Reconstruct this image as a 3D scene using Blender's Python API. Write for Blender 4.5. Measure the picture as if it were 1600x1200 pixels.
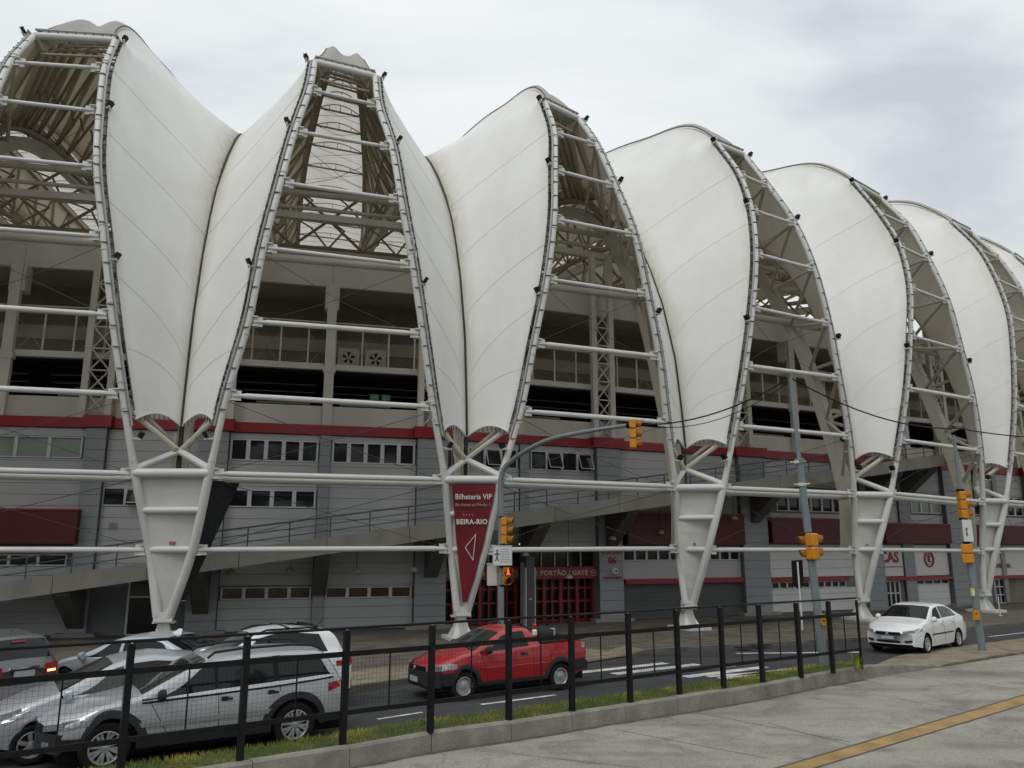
import bpy, math, random
import numpy as np
from mathutils import Vector, Matrix
random.seed(7)
for o in list(bpy.data.objects): bpy.data.objects.remove(o, do_unlink=True)
SC = bpy.context.scene
COL = SC.collection
R = math.radians

# ------------------------------------------------------------------ camera, sky, sun, exposure
EYE = 3.15; FPX = 1232.0; PITCH = R(11.86)
cd = bpy.data.cameras.new('camera'); cam = bpy.data.objects.new('camera', cd); COL.objects.link(cam)
cam.location = (0, 0, EYE); cam.rotation_euler = (R(90) + PITCH, 0, 0)
cd.sensor_width = 36.0; cd.lens = 36.0 * FPX / 1600.0; cd.clip_start = 0.1; cd.clip_end = 6000
SC.camera = cam

w = bpy.data.worlds.new('World'); SC.world = w; w.use_nodes = True
nt = w.node_tree; nt.nodes.clear()
def N(t, kind, **kw):
    n = t.nodes.new(kind)
    for k, v in kw.items(): setattr(n, k, v)
    return n
out = N(nt, 'ShaderNodeOutputWorld'); bg = N(nt, 'ShaderNodeBackground'); bg.inputs[1].default_value = 1.0
sky = N(nt, 'ShaderNodeTexSky', sky_type='NISHITA', sun_disc=False, sun_elevation=R(52), sun_rotation=R(205))
skm = N(nt, 'ShaderNodeVectorMath', operation='SCALE'); skm.inputs['Scale'].default_value = 0.06
tc = N(nt, 'ShaderNodeTexCoord'); sep = N(nt, 'ShaderNodeSeparateXYZ')
nt.links.new(tc.outputs['Generated'], sep.inputs[0])
mz = N(nt, 'ShaderNodeMath', operation='ADD'); mz.inputs[1].default_value = 0.22
nt.links.new(sep.outputs['Z'], mz.inputs[0])
mzc = N(nt, 'ShaderNodeMath', operation='MAXIMUM'); mzc.inputs[1].default_value = 0.2
nt.links.new(mz.outputs[0], mzc.inputs[0])
dv = N(nt, 'ShaderNodeVectorMath', operation='DIVIDE'); cmb = N(nt, 'ShaderNodeCombineXYZ')
for i in range(3): nt.links.new(mzc.outputs[0], cmb.inputs[i])
nt.links.new(tc.outputs['Generated'], dv.inputs[0]); nt.links.new(cmb.outputs[0], dv.inputs[1])
mp = N(nt, 'ShaderNodeMapping'); mp.inputs['Location'].default_value = (11.5, 3.3, 0); mp.inputs['Rotation'].default_value = (0, 0, R(-14)); mp.inputs['Scale'].default_value = (0.75, 1.35, 1)
nt.links.new(dv.outputs[0], mp.inputs[0])
nz = N(nt, 'ShaderNodeTexNoise'); nz.inputs['Scale'].default_value = 1.5; nz.inputs['Detail'].default_value = 5; nz.inputs['Roughness'].default_value = 0.5; nz.inputs['Distortion'].default_value = 0.35
nt.links.new(mp.outputs[0], nz.inputs['Vector'])
cr = N(nt, 'ShaderNodeValToRGB'); e = cr.color_ramp.elements
e[0].position = 0.33; e[0].color = (0.57, 0.62, 0.665, 1); e[1].position = 0.60; e[1].color = (0.86, 0.885, 0.90, 1)
m_ = cr.color_ramp.elements.new(0.45); m_.color = (0.77, 0.805, 0.825, 1)
nt.links.new(nz.outputs['Fac'], cr.inputs[0])
gain = N(nt, 'ShaderNodeMapRange'); gain.inputs['From Min'].default_value = 0.0; gain.inputs['From Max'].default_value = 1.0; gain.inputs['To Min'].default_value = 0.80; gain.inputs['To Max'].default_value = 1.34
nt.links.new(sep.outputs['Z'], gain.inputs[0])
cg = N(nt, 'ShaderNodeVectorMath', operation='SCALE'); nt.links.new(cr.outputs[0], cg.inputs[0]); nt.links.new(gain.outputs[0], cg.inputs['Scale'])
mx = N(nt, 'ShaderNodeMix', data_type='RGBA'); mx.inputs[0].default_value = 0.94
nt.links.new(sky.outputs[0], skm.inputs[0]); nt.links.new(skm.outputs[0], mx.inputs[6]); nt.links.new(cg.outputs[0], mx.inputs[7])
nt.links.new(mx.outputs[2], bg.inputs[0]); nt.links.new(bg.outputs[0], out.inputs[0])

sl = bpy.data.lights.new('sun', 'SUN'); sl.energy = 0.85; sl.angle = R(25); sl.color = (1.0, 0.97, 0.93)
sun = bpy.data.objects.new('sun', sl); COL.objects.link(sun)
sun.rotation_euler = Vector((0.33, 0.52, -0.79)).to_track_quat('-Z', 'Y').to_euler()
SC.view_settings.view_transform = 'Standard'; SC.view_settings.look = 'None'
SC.view_settings.exposure = 0.0; SC.view_settings.gamma = 1.0; SC.view_settings.use_curve_mapping = False
SC.cycles.max_bounces = 8

# ------------------------------------------------------------------ surveying helpers (image point -> point on a level or wall)
CP, SP = math.cos(PITCH), math.sin(PITCH)
def ray(u, v):
    x = (u - 800) / FPX; y = (600 - v) / FPX
    return np.array([x, CP - y * SP, SP + y * CP])
def G(u, v, z=0.0):
    d = ray(u, v); t = (z - EYE) / d[2]; return np.array([d[0] * t, d[1] * t, z])
def atY(u, v, Y):
    d = ray(u, v); t = Y / d[1]; return np.array([d[0] * t, Y, EYE + d[2] * t])

# ------------------------------------------------------------------ materials
MATS = {}
def mat(name, col, rough=0.6, var=0.12, scale=3.0, metal=0.0, bump=0.0, bscale=40.0, col2=None, spec=0.5, coat=0.0, emit=None, streak=0.0):
    if name in MATS: return MATS[name]
    m = bpy.data.materials.new(name); m.use_nodes = True; t = m.node_tree
    b = t.nodes['Principled BSDF']; b.inputs['Roughness'].default_value = rough; b.inputs['Metallic'].default_value = metal
    b.inputs['Specular IOR Level'].default_value = spec; b.inputs['Coat Weight'].default_value = coat; b.inputs['Coat Roughness'].default_value = 0.05
    c = (*col, 1)
    if var > 0 or col2:
        g = N(t, 'ShaderNodeTexCoord'); n = N(t, 'ShaderNodeTexNoise'); n.inputs['Scale'].default_value = scale; n.inputs['Detail'].default_value = 6; n.inputs['Roughness'].default_value = 0.62
        src = g.outputs['Object']
        geo = N(t, 'ShaderNodeNewGeometry'); src = geo.outputs['Position']
        if streak:
            mpn = N(t, 'ShaderNodeMapping'); mpn.inputs['Scale'].default_value = (1, 1, streak); t.links.new(src, mpn.inputs[0]); src = mpn.outputs[0]
        t.links.new(src, n.inputs['Vector'])
        rp = N(t, 'ShaderNodeValToRGB'); el = rp.color_ramp.elements
        el[0].position = 0.3; el[1].position = 0.7
        c2 = col2 if col2 else tuple(max(0, x * (1 - var)) for x in col)
        c1 = col if col2 else tuple(min(1, x * (1 + var)) for x in col)
        el[0].color = (*c2, 1); el[1].color = (*c1, 1)
        t.links.new(n.outputs['Fac'], rp.inputs[0]); t.links.new(rp.outputs[0], b.inputs['Base Color'])
    else: b.inputs['Base Color'].default_value = c
    if bump:
        geo2 = N(t, 'ShaderNodeNewGeometry'); n2 = N(t, 'ShaderNodeTexNoise'); n2.inputs['Scale'].default_value = bscale; n2.inputs['Detail'].default_value = 4
        t.links.new(geo2.outputs['Position'], n2.inputs['Vector'])
        bp = N(t, 'ShaderNodeBump'); bp.inputs['Strength'].default_value = bump; bp.inputs['Distance'].default_value = 0.02
        t.links.new(n2.outputs['Fac'], bp.inputs['Height']); t.links.new(bp.outputs[0], b.inputs['Normal'])
    if emit:
        b.inputs['Emission Color'].default_value = (*emit[:3], 1); b.inputs['Emission Strength'].default_value = emit[3]
    MATS[name] = m; return m
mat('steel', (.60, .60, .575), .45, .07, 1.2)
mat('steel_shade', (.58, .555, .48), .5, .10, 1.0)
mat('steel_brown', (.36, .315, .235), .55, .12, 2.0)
mat('clamp', (.10, .10, .115), .5, .2, 8, spec=.12)
mat('cable_grey', (.34, .34, .34), .45, .1, 5)
mat('black', (.012, .012, .013), .5, .2, 6, spec=.12)
mat('fence_black', (.014, .014, .015), .42, .3, 9, spec=.12)
mat('seam', (.64, .625, .595), .7, .1, 4)
mat('drain', (.05, .048, .045), .6, .3, 6, spec=.12)
mat('panel', (.415, .42, .42), .55, .05, .9, streak=.4)
mat('pier', (.265, .278, .285), .55, .06, .9, streak=.4)
mat('white_panel', (.60, .60, .59), .5, .05, 1.0)
mat('backing', (.16, .165, .17), .8, .1, 2)
mat('cream', (.56, .53, .47), .7, .07, 1.1, streak=.5)
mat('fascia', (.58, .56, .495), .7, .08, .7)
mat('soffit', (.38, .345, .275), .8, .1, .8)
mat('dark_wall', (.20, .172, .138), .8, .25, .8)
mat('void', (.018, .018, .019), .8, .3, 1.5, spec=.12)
mat('red', (.27, .012, .022), .45, .10, 1.3)
mat('deep_red', (.085, .006, .011), .55, .15, 1.2)
mat('red_cloth', (.165, .008, .016), .7, .08, 1.5)
mat('gate_red', (.21, .012, .016), .45, .12, 3)
mat('concrete', (.255, .245, .215), .85, .16, 1.1, bump=.25, bscale=14, streak=.5)
mat('bracket', (.10, .097, .09), .85, .15, 1.5)
mat('kerb', (.235, .222, .185), .9, .3, 2.2, bump=.5, bscale=25)
mat('kerb_dark', (.13, .12, .10), .9, .3, 2.2, bump=.5, bscale=25)
mat('glass', (.012, .014, .017), .06, 0, spec=.38)
mat('glass_green', (.24, .28, .22), .25, .12, 1.5, spec=.6)
mat('glass_warm', (.075, .04, .022), .12, .6, 1.6, spec=.6)
mat('alu', (.55, .55, .55), .4, .05, 3)
mat('rail', (.085, .10, .108), .45, .1, 5)
mat('shutter', (.075, .08, .082), .6, .12, 2)
mat('yellow', (.56, .225, .010), .42, .14, 7)
mat('pole', (.165, .195, .205), .42, .12, 4)
mat('sign_white', (.62, .65, .66), .5, .06, 4)
mat('text_white', (.75, .75, .74), .5, 0)
mat('text_grey', (.42, .40, .38), .5, 0)
mat('text_red', (.30, .02, .03), .5, 0)
mat('text_dark', (.03, .03, .03), .5, 0)
mat('paint_white', (.50, .50, .48), .75, .45, 3)
mat('paint_yellow', (.31, .20, .072), .75, .35, 1.8)
mat('sticker', (.55, .55, .08), .6, .1, 8)
mat('joint', (.10, .095, .085), .9, .2, 4)
mat('rubber', (.016, .016, .017), .75, .2, 8, spec=.12)
mat('plastic', (.032, .033, .036), .6, .15, 6, spec=.12)
mat('rim', (.55, .56, .57), .3, .05, 6, metal=.6)
mat('chrome', (.7, .7, .7), .12, 0, metal=1.0)
mat('lamp_clear', (.36, .38, .40), .07, .55, 34, spec=.9, metal=.5)
mat('lamp_red', (.33, .012, .018), .12, .2, 12, spec=.7)
mat('lamp_lit', (.9, .1, .04), .2, 0, emit=(1, .12, .05, 1.6))
mat('brake_lit', (.9, .3, .1), .2, 0, emit=(1, .55, .25, 2.2))
mat('exit_lit', (.08, .25, .16), .3, 0, emit=(.25, .7, .5, .05))
mat('seat_dark', (.02, .02, .022), .8, .2, 5, spec=.12)
mat('plate', (.38, .41, .44), .45, .1, 20)
mat('car_silver', (.43, .445, .465), .30, .04, 2, metal=.35, coat=.7)
mat('car_silver_dark', (.33, .34, .36), .30, .04, 2, metal=.35, coat=.7)
mat('car_white', (.74, .745, .75), .28, .02, 2, coat=.8)
mat('car_red', (.36, .010, .016), .28, .05, 2, coat=.8)
mat('car_graphite', (.10, .105, .11), .3, .05, 2, metal=.3, coat=.7)
mat('car_blue_grey', (.40, .44, .48), .3, .05, 2, metal=.3, coat=.7)
mat('car_glass', (.008, .009, .010), .04, 0, spec=.33)
mat('car_glass_pale', (.03, .038, .034), .05, .4, 3, spec=.5)

def ground_mat(name, base, dark, light, s1, s2, bump, rough=.9, streaks=None):
    m = bpy.data.materials.new(name); m.use_nodes = True; t = m.node_tree; b = t.nodes['Principled BSDF']; b.inputs['Roughness'].default_value = rough
    g = N(t, 'ShaderNodeNewGeometry'); src = g.outputs['Position']
    if streaks:
        mpn = N(t, 'ShaderNodeMapping'); mpn.inputs['Rotation'].default_value = (0, 0, streaks[0]); mpn.inputs['Scale'].default_value = (streaks[1], streaks[2], 1)
        t.links.new(src, mpn.inputs[0]); big = mpn.outputs[0]
    else: big = src
    n1 = N(t, 'ShaderNodeTexNoise'); n1.inputs['Scale'].default_value = s1; n1.inputs['Detail'].default_value = 7; n1.inputs['Roughness'].default_value = .6
    n2 = N(t, 'ShaderNodeTexNoise'); n2.inputs['Scale'].default_value = s2; n2.inputs['Detail'].default_value = 5
    t.links.new(big, n1.inputs['Vector']); t.links.new(src, n2.inputs['Vector'])
    r1 = N(t, 'ShaderNodeValToRGB'); el = r1.color_ramp.elements; el[0].position = .34; el[0].color = (*dark, 1); el[1].position = .66; el[1].color = (*light, 1)
    mm = r1.color_ramp.elements.new(.5); mm.color = (*base, 1)
    t.links.new(n1.outputs['Fac'], r1.inputs[0])
    n6 = N(t, 'ShaderNodeTexNoise'); n6.inputs['Scale'].default_value = .9; n6.inputs['Detail'].default_value = 8; n6.inputs['Distortion'].default_value = 1.2; t.links.new(src, n6.inputs['Vector'])
    m6 = N(t, 'ShaderNodeMapRange'); m6.inputs['From Min'].default_value = .36; m6.inputs['From Max'].default_value = .52; m6.inputs['To Min'].default_value = .74; m6.inputs['To Max'].default_value = 1.0; t.links.new(n6.outputs['Fac'], m6.inputs[0])
    vo = N(t, 'ShaderNodeTexVoronoi', feature='DISTANCE_TO_EDGE'); vo.inputs['Scale'].default_value = .22; nd_ = N(t, 'ShaderNodeTexNoise'); nd_.inputs['Scale'].default_value = 1.6; nd_.inputs['Detail'].default_value = 6; t.links.new(src, nd_.inputs['Vector'])
    va = N(t, 'ShaderNodeVectorMath', operation='ADD'); vsc = N(t, 'ShaderNodeVectorMath', operation='SCALE'); vsc.inputs['Scale'].default_value = 1.1; t.links.new(nd_.outputs['Color'], vsc.inputs[0]); t.links.new(src, va.inputs[0]); t.links.new(vsc.outputs[0], va.inputs[1]); t.links.new(va.outputs[0], vo.inputs['Vector'])
    mv = N(t, 'ShaderNodeMapRange'); mv.inputs['From Min'].default_value = .0; mv.inputs['From Max'].default_value = .007; mv.inputs['To Min'].default_value = .74 if name == 'road_concrete' else .9; mv.inputs['To Max'].default_value = 1.0; t.links.new(vo.outputs['Distance'], mv.inputs[0])
    mq = N(t, 'ShaderNodeMath', operation='MULTIPLY'); t.links.new(m6.outputs[0], mq.inputs[0]); t.links.new(mv.outputs[0], mq.inputs[1])
    mr = N(t, 'ShaderNodeMapRange'); mr.inputs['From Min'].default_value = .3; mr.inputs['From Max'].default_value = .7; mr.inputs['To Min'].default_value = .78; mr.inputs['To Max'].default_value = 1.2
    t.links.new(n2.outputs['Fac'], mr.inputs[0])
    mq2 = N(t, 'ShaderNodeMath', operation='MULTIPLY'); t.links.new(mr.outputs[0], mq2.inputs[0]); t.links.new(mq.outputs[0], mq2.inputs[1])
    sc_ = N(t, 'ShaderNodeVectorMath', operation='SCALE'); t.links.new(r1.outputs[0], sc_.inputs[0]); t.links.new(mq2.outputs[0], sc_.inputs['Scale'])
    t.links.new(sc_.outputs[0], b.inputs['Base Color'])
    bp = N(t, 'ShaderNodeBump'); bp.inputs['Strength'].default_value = bump; bp.inputs['Distance'].default_value = .01
    t.links.new(n2.outputs['Fac'], bp.inputs['Height']); t.links.new(bp.outputs[0], b.inputs['Normal'])
    MATS[name] = m; return m
ground_mat('asphalt', (.037, .038, .040), (.027, .027, .029), (.050, .051, .053), .5, 38, .5, streaks=(R(-33), .25, 2.0))
ground_mat('road_concrete', (.285, .27, .222), (.19, .181, .152), (.325, .308, .255), .42, 22, .3, streaks=(R(-32), .35, 1.8))
ground_mat('paving', (.115, .10, .08), (.08, .07, .055), (.15, .13, .105), .8, 14, .4)
ground_mat('paving_tan', (.225, .19, .125), (.155, .135, .095), (.28, .24, .165), 1.2, 12, .4)
ground_mat('soil', (.06, .075, .02), (.05, .05, .02), (.10, .11, .03), 2, 30, .6)

def fabric_mat(name, col, trans, seamcol):
    m = bpy.data.materials.new(name); m.use_nodes = True; t = m.node_tree; t.nodes.clear()
    o = N(t, 'ShaderNodeOutputMaterial'); d = N(t, 'ShaderNodeBsdfDiffuse'); tr = N(t, 'ShaderNodeBsdfTranslucent'); gl = N(t, 'ShaderNodeBsdfGlossy')
    gl.inputs['Roughness'].default_value = .45
    ms = N(t, 'ShaderNodeMixShader'); ms.inputs[0].default_value = trans
    m2 = N(t, 'ShaderNodeMixShader'); m2.inputs[0].default_value = .03
    g = N(t, 'ShaderNodeNewGeometry')
    n = N(t, 'ShaderNodeTexNoise'); n.inputs['Scale'].default_value = .45; n.inputs['Detail'].default_value = 9; n.inputs['Roughness'].default_value = .65
    mpn = N(t, 'ShaderNodeMapping'); mpn.inputs['Scale'].default_value = (1.6, 1.6, .5)
    t.links.new(g.outputs['Position'], mpn.inputs[0]); t.links.new(mpn.outputs[0], n.inputs['Vector'])
    rp = N(t, 'ShaderNodeValToRGB'); el = rp.color_ramp.elements; el[0].position = .28; el[0].color = (col[0] * .925, col[1] * .915, col[2] * .895, 1); el[1].position = .62; el[1].color = (*col, 1)
    t.links.new(n.outputs['Fac'], rp.inputs[0])
    # run-off stains beside the valley, kept in the vertex attribute 'stain'
    at = N(t, 'ShaderNodeAttribute', attribute_name='stain')
    n3 = N(t, 'ShaderNodeTexNoise'); n3.inputs['Scale'].default_value = 2.2; n3.inputs['Detail'].default_value = 6
    mp3 = N(t, 'ShaderNodeMapping'); mp3.inputs['Scale'].default_value = (2.5, 2.5, .25); t.links.new(g.outputs['Position'], mp3.inputs[0]); t.links.new(mp3.outputs[0], n3.inputs['Vector'])
    mu = N(t, 'ShaderNodeMath', operation='MULTIPLY'); t.links.new(at.outputs['Fac'], mu.inputs[0]); t.links.new(n3.outputs['Fac'], mu.inputs[1])
    mxx = N(t, 'ShaderNodeMix', data_type='RGBA'); t.links.new(mu.outputs[0], mxx.inputs[0]); t.links.new(rp.outputs[0], mxx.inputs[6]); mxx.inputs[7].default_value = (*seamcol, 1)
    t.links.new(mxx.outputs[2], d.inputs['Color'])
    wm = N(t, 'ShaderNodeMix', data_type='RGBA', blend_type='MULTIPLY'); wm.inputs[0].default_value = 1; t.links.new(mxx.outputs[2], wm.inputs[6]); wm.inputs[7].default_value = (1, .88, .66, 1) if name == 'membrane' else (1, .97, .92, 1); t.links.new(wm.outputs[2], tr.inputs['Color'])
    nb = N(t, 'ShaderNodeTexNoise'); nb.inputs['Scale'].default_value = 1.1; nb.inputs['Detail'].default_value = 3; t.links.new(g.outputs['Position'], nb.inputs['Vector'])
    bpn = N(t, 'ShaderNodeBump'); bpn.inputs['Strength'].default_value = .22; bpn.inputs['Distance'].default_value = .12; t.links.new(nb.outputs['Fac'], bpn.inputs['Height'])
    for s_ in (d, gl): t.links.new(bpn.outputs[0], s_.inputs['Normal'])
    t.links.new(d.outputs[0], ms.inputs[1]); t.links.new(tr.outputs[0], ms.inputs[2])
    t.links.new(ms.outputs[0], m2.inputs[1]); t.links.new(gl.outputs[0], m2.inputs[2]); t.links.new(m2.outputs[0], o.inputs[0])
    MATS[name] = m
fabric_mat('membrane', (.82, .82, .805), .10, (.30, .25, .13))
fabric_mat('skylight', (.72, .72, .69), .55, (.3, .28, .2))

# ------------------------------------------------------------------ mesh builder and object helpers
class MB:
    def __init__(s): s.v = []; s.f = []; s.mi = []; s.m = 0
    def poly(s, pts):
        b = len(s.v); s.v += [tuple(p) for p in pts]; s.f.append(tuple(range(b, b + len(pts)))); s.mi.append(s.m)
    def grid(s, rows, wrap=False):
        b = len(s.v); n = len(rows[0])
        for r in rows: s.v += [tuple(p) for p in r]
        for i in range(len(rows) - 1):
            for j in range(n if wrap else n - 1):
                k = (j + 1) % n
                s.f.append((b + i * n + j, b + i * n + k, b + (i + 1) * n + k, b + (i + 1) * n + j)); s.mi.append(s.m)
    def hexa(s, p):   # 8 corners: bottom ring 0-3, top ring 4-7
        b = len(s.v); s.v += [tuple(q) for q in p]
        for f in ((3, 2, 1, 0), (4, 5, 6, 7), (0, 1, 5, 4), (1, 2, 6, 5), (2, 3, 7, 6), (3, 0, 4, 7)):
            s.f.append(tuple(b + i for i in f)); s.mi.append(s.m)
    def box(s, x0, x1, y0, y1, z0, z1):
        s.hexa([(x0, y0, z0), (x1, y0, z0), (x1, y1, z0), (x0, y1, z0), (x0, y0, z1), (x1, y0, z1), (x1, y1, z1), (x0, y1, z1)])
    def obox(s, c, ax, ay, az):   # centre and three half-axis vectors
        c = np.array(c, float); ax, ay, az = (np.array(q, float) for q in (ax, ay, az))
        s.hexa([c - ax - ay - az, c + ax - ay - az, c + ax + ay - az, c - ax + ay - az, c - ax - ay + az, c + ax - ay + az, c + ax + ay + az, c - ax + ay + az])
    def tube(s, pts, r, n=8, caps=True, sq=None):
        pts = [np.array(p, float) for p in pts]; rs = r if hasattr(r, '__len__') else [r] * len(pts)
        rings = []; prev = None
        for i, p in enumerate(pts):
            t = pts[min(i + 1, len(pts) - 1)] - pts[max(i - 1, 0)]; L = np.linalg.norm(t)
            t = t / L if L > 1e-9 else np.array([0, 0, 1.])
            if prev is None:
                a = np.array([0, 0, 1.]) if abs(t[2]) < .9 else np.array([1., 0, 0])
                if sq is not None: a = np.array(sq, float)
            else: a = prev
            u = a - t * (a @ t); u /= np.linalg.norm(u); v = np.cross(t, u); prev = u
            if sq is not None:
                k = rs[i]; rings.append([p + u * k * x + v * s.sqw * y for x, y in ((1, 1), (1, -1), (-1, -1), (-1, 1))])
            else: rings.append([p + rs[i] * (u * math.cos(2 * math.pi * j / n) + v * math.sin(2 * math.pi * j / n)) for j in range(n)])
        s.grid(rings, wrap=True)
        if caps: s.poly(rings[0][::-1]); s.poly(rings[-1])
    sqw = .2
    def beam(s, pts, hu, hv, up=(0, 0, 1)):
        s.sqw = hv; s.tube(pts, hu, sq=up)
    def lathe(s, c, axis, prof, n=20, caps=True):    # prof: (distance along axis, radius)
        c = np.array(c, float); t = np.array(axis, float); t /= np.linalg.norm(t)
        a = np.array([0, 0, 1.]) if abs(t[2]) < .9 else np.array([1., 0, 0]); u = a - t * (a @ t); u /= np.linalg.norm(u); v = np.cross(t, u)
        rings = [[c + t * d + r * (u * math.cos(2 * math.pi * j / n) + v * math.sin(2 * math.pi * j / n)) for j in range(n)] for d, r in prof]
        s.grid(rings, wrap=True)
        if caps: s.poly(rings[0][::-1]); s.poly(rings[-1])
    def mesh(s, name, mats, smooth=None):
        me = bpy.data.meshes.new(name); me.from_pydata(s.v, [], s.f)
        for m in (mats if isinstance(mats, (list, tuple)) else [mats]): me.materials.append(MATS[m])
        if isinstance(mats, (list, tuple)) and len(mats) > 1: me.polygons.foreach_set('material_index', s.mi)
        if smooth is not None:
            me.shade_smooth(); me.set_sharp_from_angle(angle=R(smooth))
        me.update(); return me
    def build(s, name, mats, parent=None, smooth=None, kind=None, label=None):
        o = bpy.data.objects.new(name, s.mesh(name, mats, smooth)); COL.objects.link(o); place(o, parent)
        if kind: o['kind'] = kind
        if label: o['label'] = label
        return o
BASE = {}
def place(o, parent):
    if parent is None: return
    o.parent = parent
    if parent.name in LOCAL: return
    r = parent
    while r.parent: r = r.parent
    if parent is r and r.name not in LOCAL: o.location = -Vector(r.location)
LOCAL = set()
def tag(o, label, cat, group=None):
    o['label'] = label; o['category'] = cat
    if group: o['group'] = group
    return o
def thing(name, label, cat, loc=(0, 0, 0), rotz=None, group=None):
    o = bpy.data.objects.new(name, None); COL.objects.link(o); o.empty_display_size = .3
    o.location = tuple(loc)
    if rotz is not None: o.rotation_euler = (0, 0, rotz); LOCAL.add(o.name)   # parts given in the thing's own axes
    return tag(o, label, cat, group)
def struct(name, mb, m, smooth=None):
    o = mb.build(name, m, None, smooth); o['kind'] = 'structure'; return o
UNIT = {}
def unit_box(m):
    if m not in UNIT:
        b = MB(); b.box(-.5, .5, -.5, .5, -.5, .5); UNIT[m] = b.mesh('piece_' + m, m)
    return UNIT[m]
def piece(name, m, parent, c, size, rz=0):
    o = bpy.data.objects.new(name, unit_box(m)); COL.objects.link(o); o.parent = parent
    r = parent
    while r.parent: r = r.parent
    off = Vector(r.location) if (parent is r and r.name not in LOCAL) else Vector((0, 0, 0))
    o.location = Vector(tuple(c)) - off; o.scale = size; o.rotation_euler = (0, 0, rz)
    return o
def copy_tree(o, parent=None):
    c = o.copy(); COL.objects.link(c)
    if parent: c.parent = parent
    for ch in [x for x in bpy.data.objects if x.parent == o]: copy_tree(ch, c)
    return c
def text(name, s, size, m, c, xdir, parent, updir=(0, 0, 1), depth=.01, bold=0.0, spacing=1.0, squash=1.0):
    cu = bpy.data.curves.new(name, 'FONT'); cu.body = s; cu.size = size; cu.align_x = 'CENTER'; cu.align_y = 'CENTER'; cu.extrude = depth; cu.offset = bold; cu.space_character = spacing; cu.resolution_u = 3
    t = bpy.data.objects.new(name + '_curve', cu); COL.objects.link(t)
    dg = bpy.context.evaluated_depsgraph_get(); me = bpy.data.meshes.new_from_object(t.evaluated_get(dg)); me.name = name
    bpy.data.objects.remove(t); bpy.data.curves.remove(cu)
    X = Vector(tuple(xdir)).normalized(); Y = Vector(tuple(updir)); Y = (Y - X * Y.dot(X)).normalized(); Z = X.cross(Y)
    M = Matrix(((X.x * squash, Y.x, Z.x, c[0]), (X.y * squash, Y.y, Z.y, c[1]), (X.z * squash, Y.z, Z.z, c[2]), (0, 0, 0, 1)))
    me.transform(M); me.materials.clear(); me.materials.append(MATS[m]); me.update()
    o = bpy.data.objects.new(name, me); COL.objects.link(o); place(o, parent); return o
def catmull(P, n=4):
    P = [np.array(p, float) for p in P]; Q = []
    for i in range(len(P) - 1):
        p0 = P[i - 1] if i else 2 * P[0] - P[1]; p1, p2 = P[i], P[i + 1]; p3 = P[i + 2] if i + 2 < len(P) else 2 * P[-1] - P[-2]
        for k in range(n):
            t = k / n; Q.append(.5 * ((2 * p1) + (-p0 + p2) * t + (2 * p0 - 5 * p1 + 4 * p2 - p3) * t * t + (-p0 + 3 * p1 - 3 * p2 + p3) * t ** 3))
    return Q + [P[-1]]

# ------------------------------------------------------------------ ground
ZR = -0.13; ZM = 0.18
b = MB(); b.poly([(-1500, -600, -.30), (1500, -600, -.30), (1500, 2500, -.30), (-1500, 2500, -.30)]); struct('ground', b, 'soil')
b = MB(); b.poly([(-70, -30, ZR - .004), (110, -30, ZR - .004), (110, 110, ZR - .004), (-70, 110, ZR - .004)]); struct('asphalt_road', b, 'asphalt')
fb = [G(u, v, ZR) for u, v in ((547, 1200), (675, 1175), (800, 1157), (867, 1146), (950, 1132), (1060, 1115), (1200, 1091), (1275, 1075), (1400, 1053), (1475, 1042))]
d0 = (fb[3] - fb[0]) / np.linalg.norm((fb[3] - fb[0])[:2]); d1 = (fb[-1] - fb[-3]) / np.linalg.norm((fb[-1] - fb[-3])[:2])
front = [fb[0] - d0 * 40, fb[0] - d0 * 6] + fb
far = [fb[-1] + d1 * k for k in (3, 8, 20, 60)]
b = MB(); lane = front + [p + np.array([0, 0, 0]) for p in far]
for i in range(len(lane) - 1):
    p, q = lane[i], lane[i + 1]; n = np.array([.56, -.83, 0])
    b.poly([p, p + n * 45, q + n * 45, q])
struct('concrete_busway', b, 'road_concrete')
# joints of the concrete slabs
b = MB()
def strip(b, p, q, wd, z):
    p = np.array(p, float); q = np.array(q, float); t = (q - p)[:2]; t /= np.linalg.norm(t); n = np.array([-t[1], t[0], 0]) * wd / 2
    p = np.array([p[0], p[1], z]); q = np.array([q[0], q[1], z]); b.poly([p - n, q - n, q + n, p + n])
for (u0, v0), (u1, v1) in (((800, 1178), (1000, 1200)), ((1060, 1108), (1330, 1160)), ((1330, 1080), (1520, 1112)), ((1200, 1130), (1330, 1165)), ((1480, 1060), (1600, 1080)), ((960, 1140), (1200, 1185))):
    strip(b, G(u0, v0, ZR), G(u1, v1, ZR), .016, ZR + .004)
struct('slab_joints', b, 'joint')
ya = [(1215, 1200), (1400, 1149.5), (1600, 1086)]; yb = [(1274, 1200), (1420, 1159), (1600, 1101)]
b = MB()
Y1 = [G(*ya[0], ZR), G(*ya[2], ZR)]; Y2 = [G(*yb[0], ZR), G(*yb[2], ZR)]
def ext(P, k=14):
    t = (P[1] - P[0]); t /= np.linalg.norm(t); return [P[0] - t * k, P[1] + t * k]
Y1, Y2 = ext(Y1), ext(Y2)
b.poly([(*Y1[0][:2], ZR + .004), (*Y2[0][:2], ZR + .004), (*Y2[1][:2], ZR + .004), (*Y1[1][:2], ZR + .004)]); struct('yellow_lane_line', b, 'paint_yellow')
b = MB(); strip(b, Y1[0], Y1[1], .05, ZR + .008); strip(b, Y2[0], Y2[1], .04, ZR + .008); struct('lane_line_border', b, 'joint')

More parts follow.
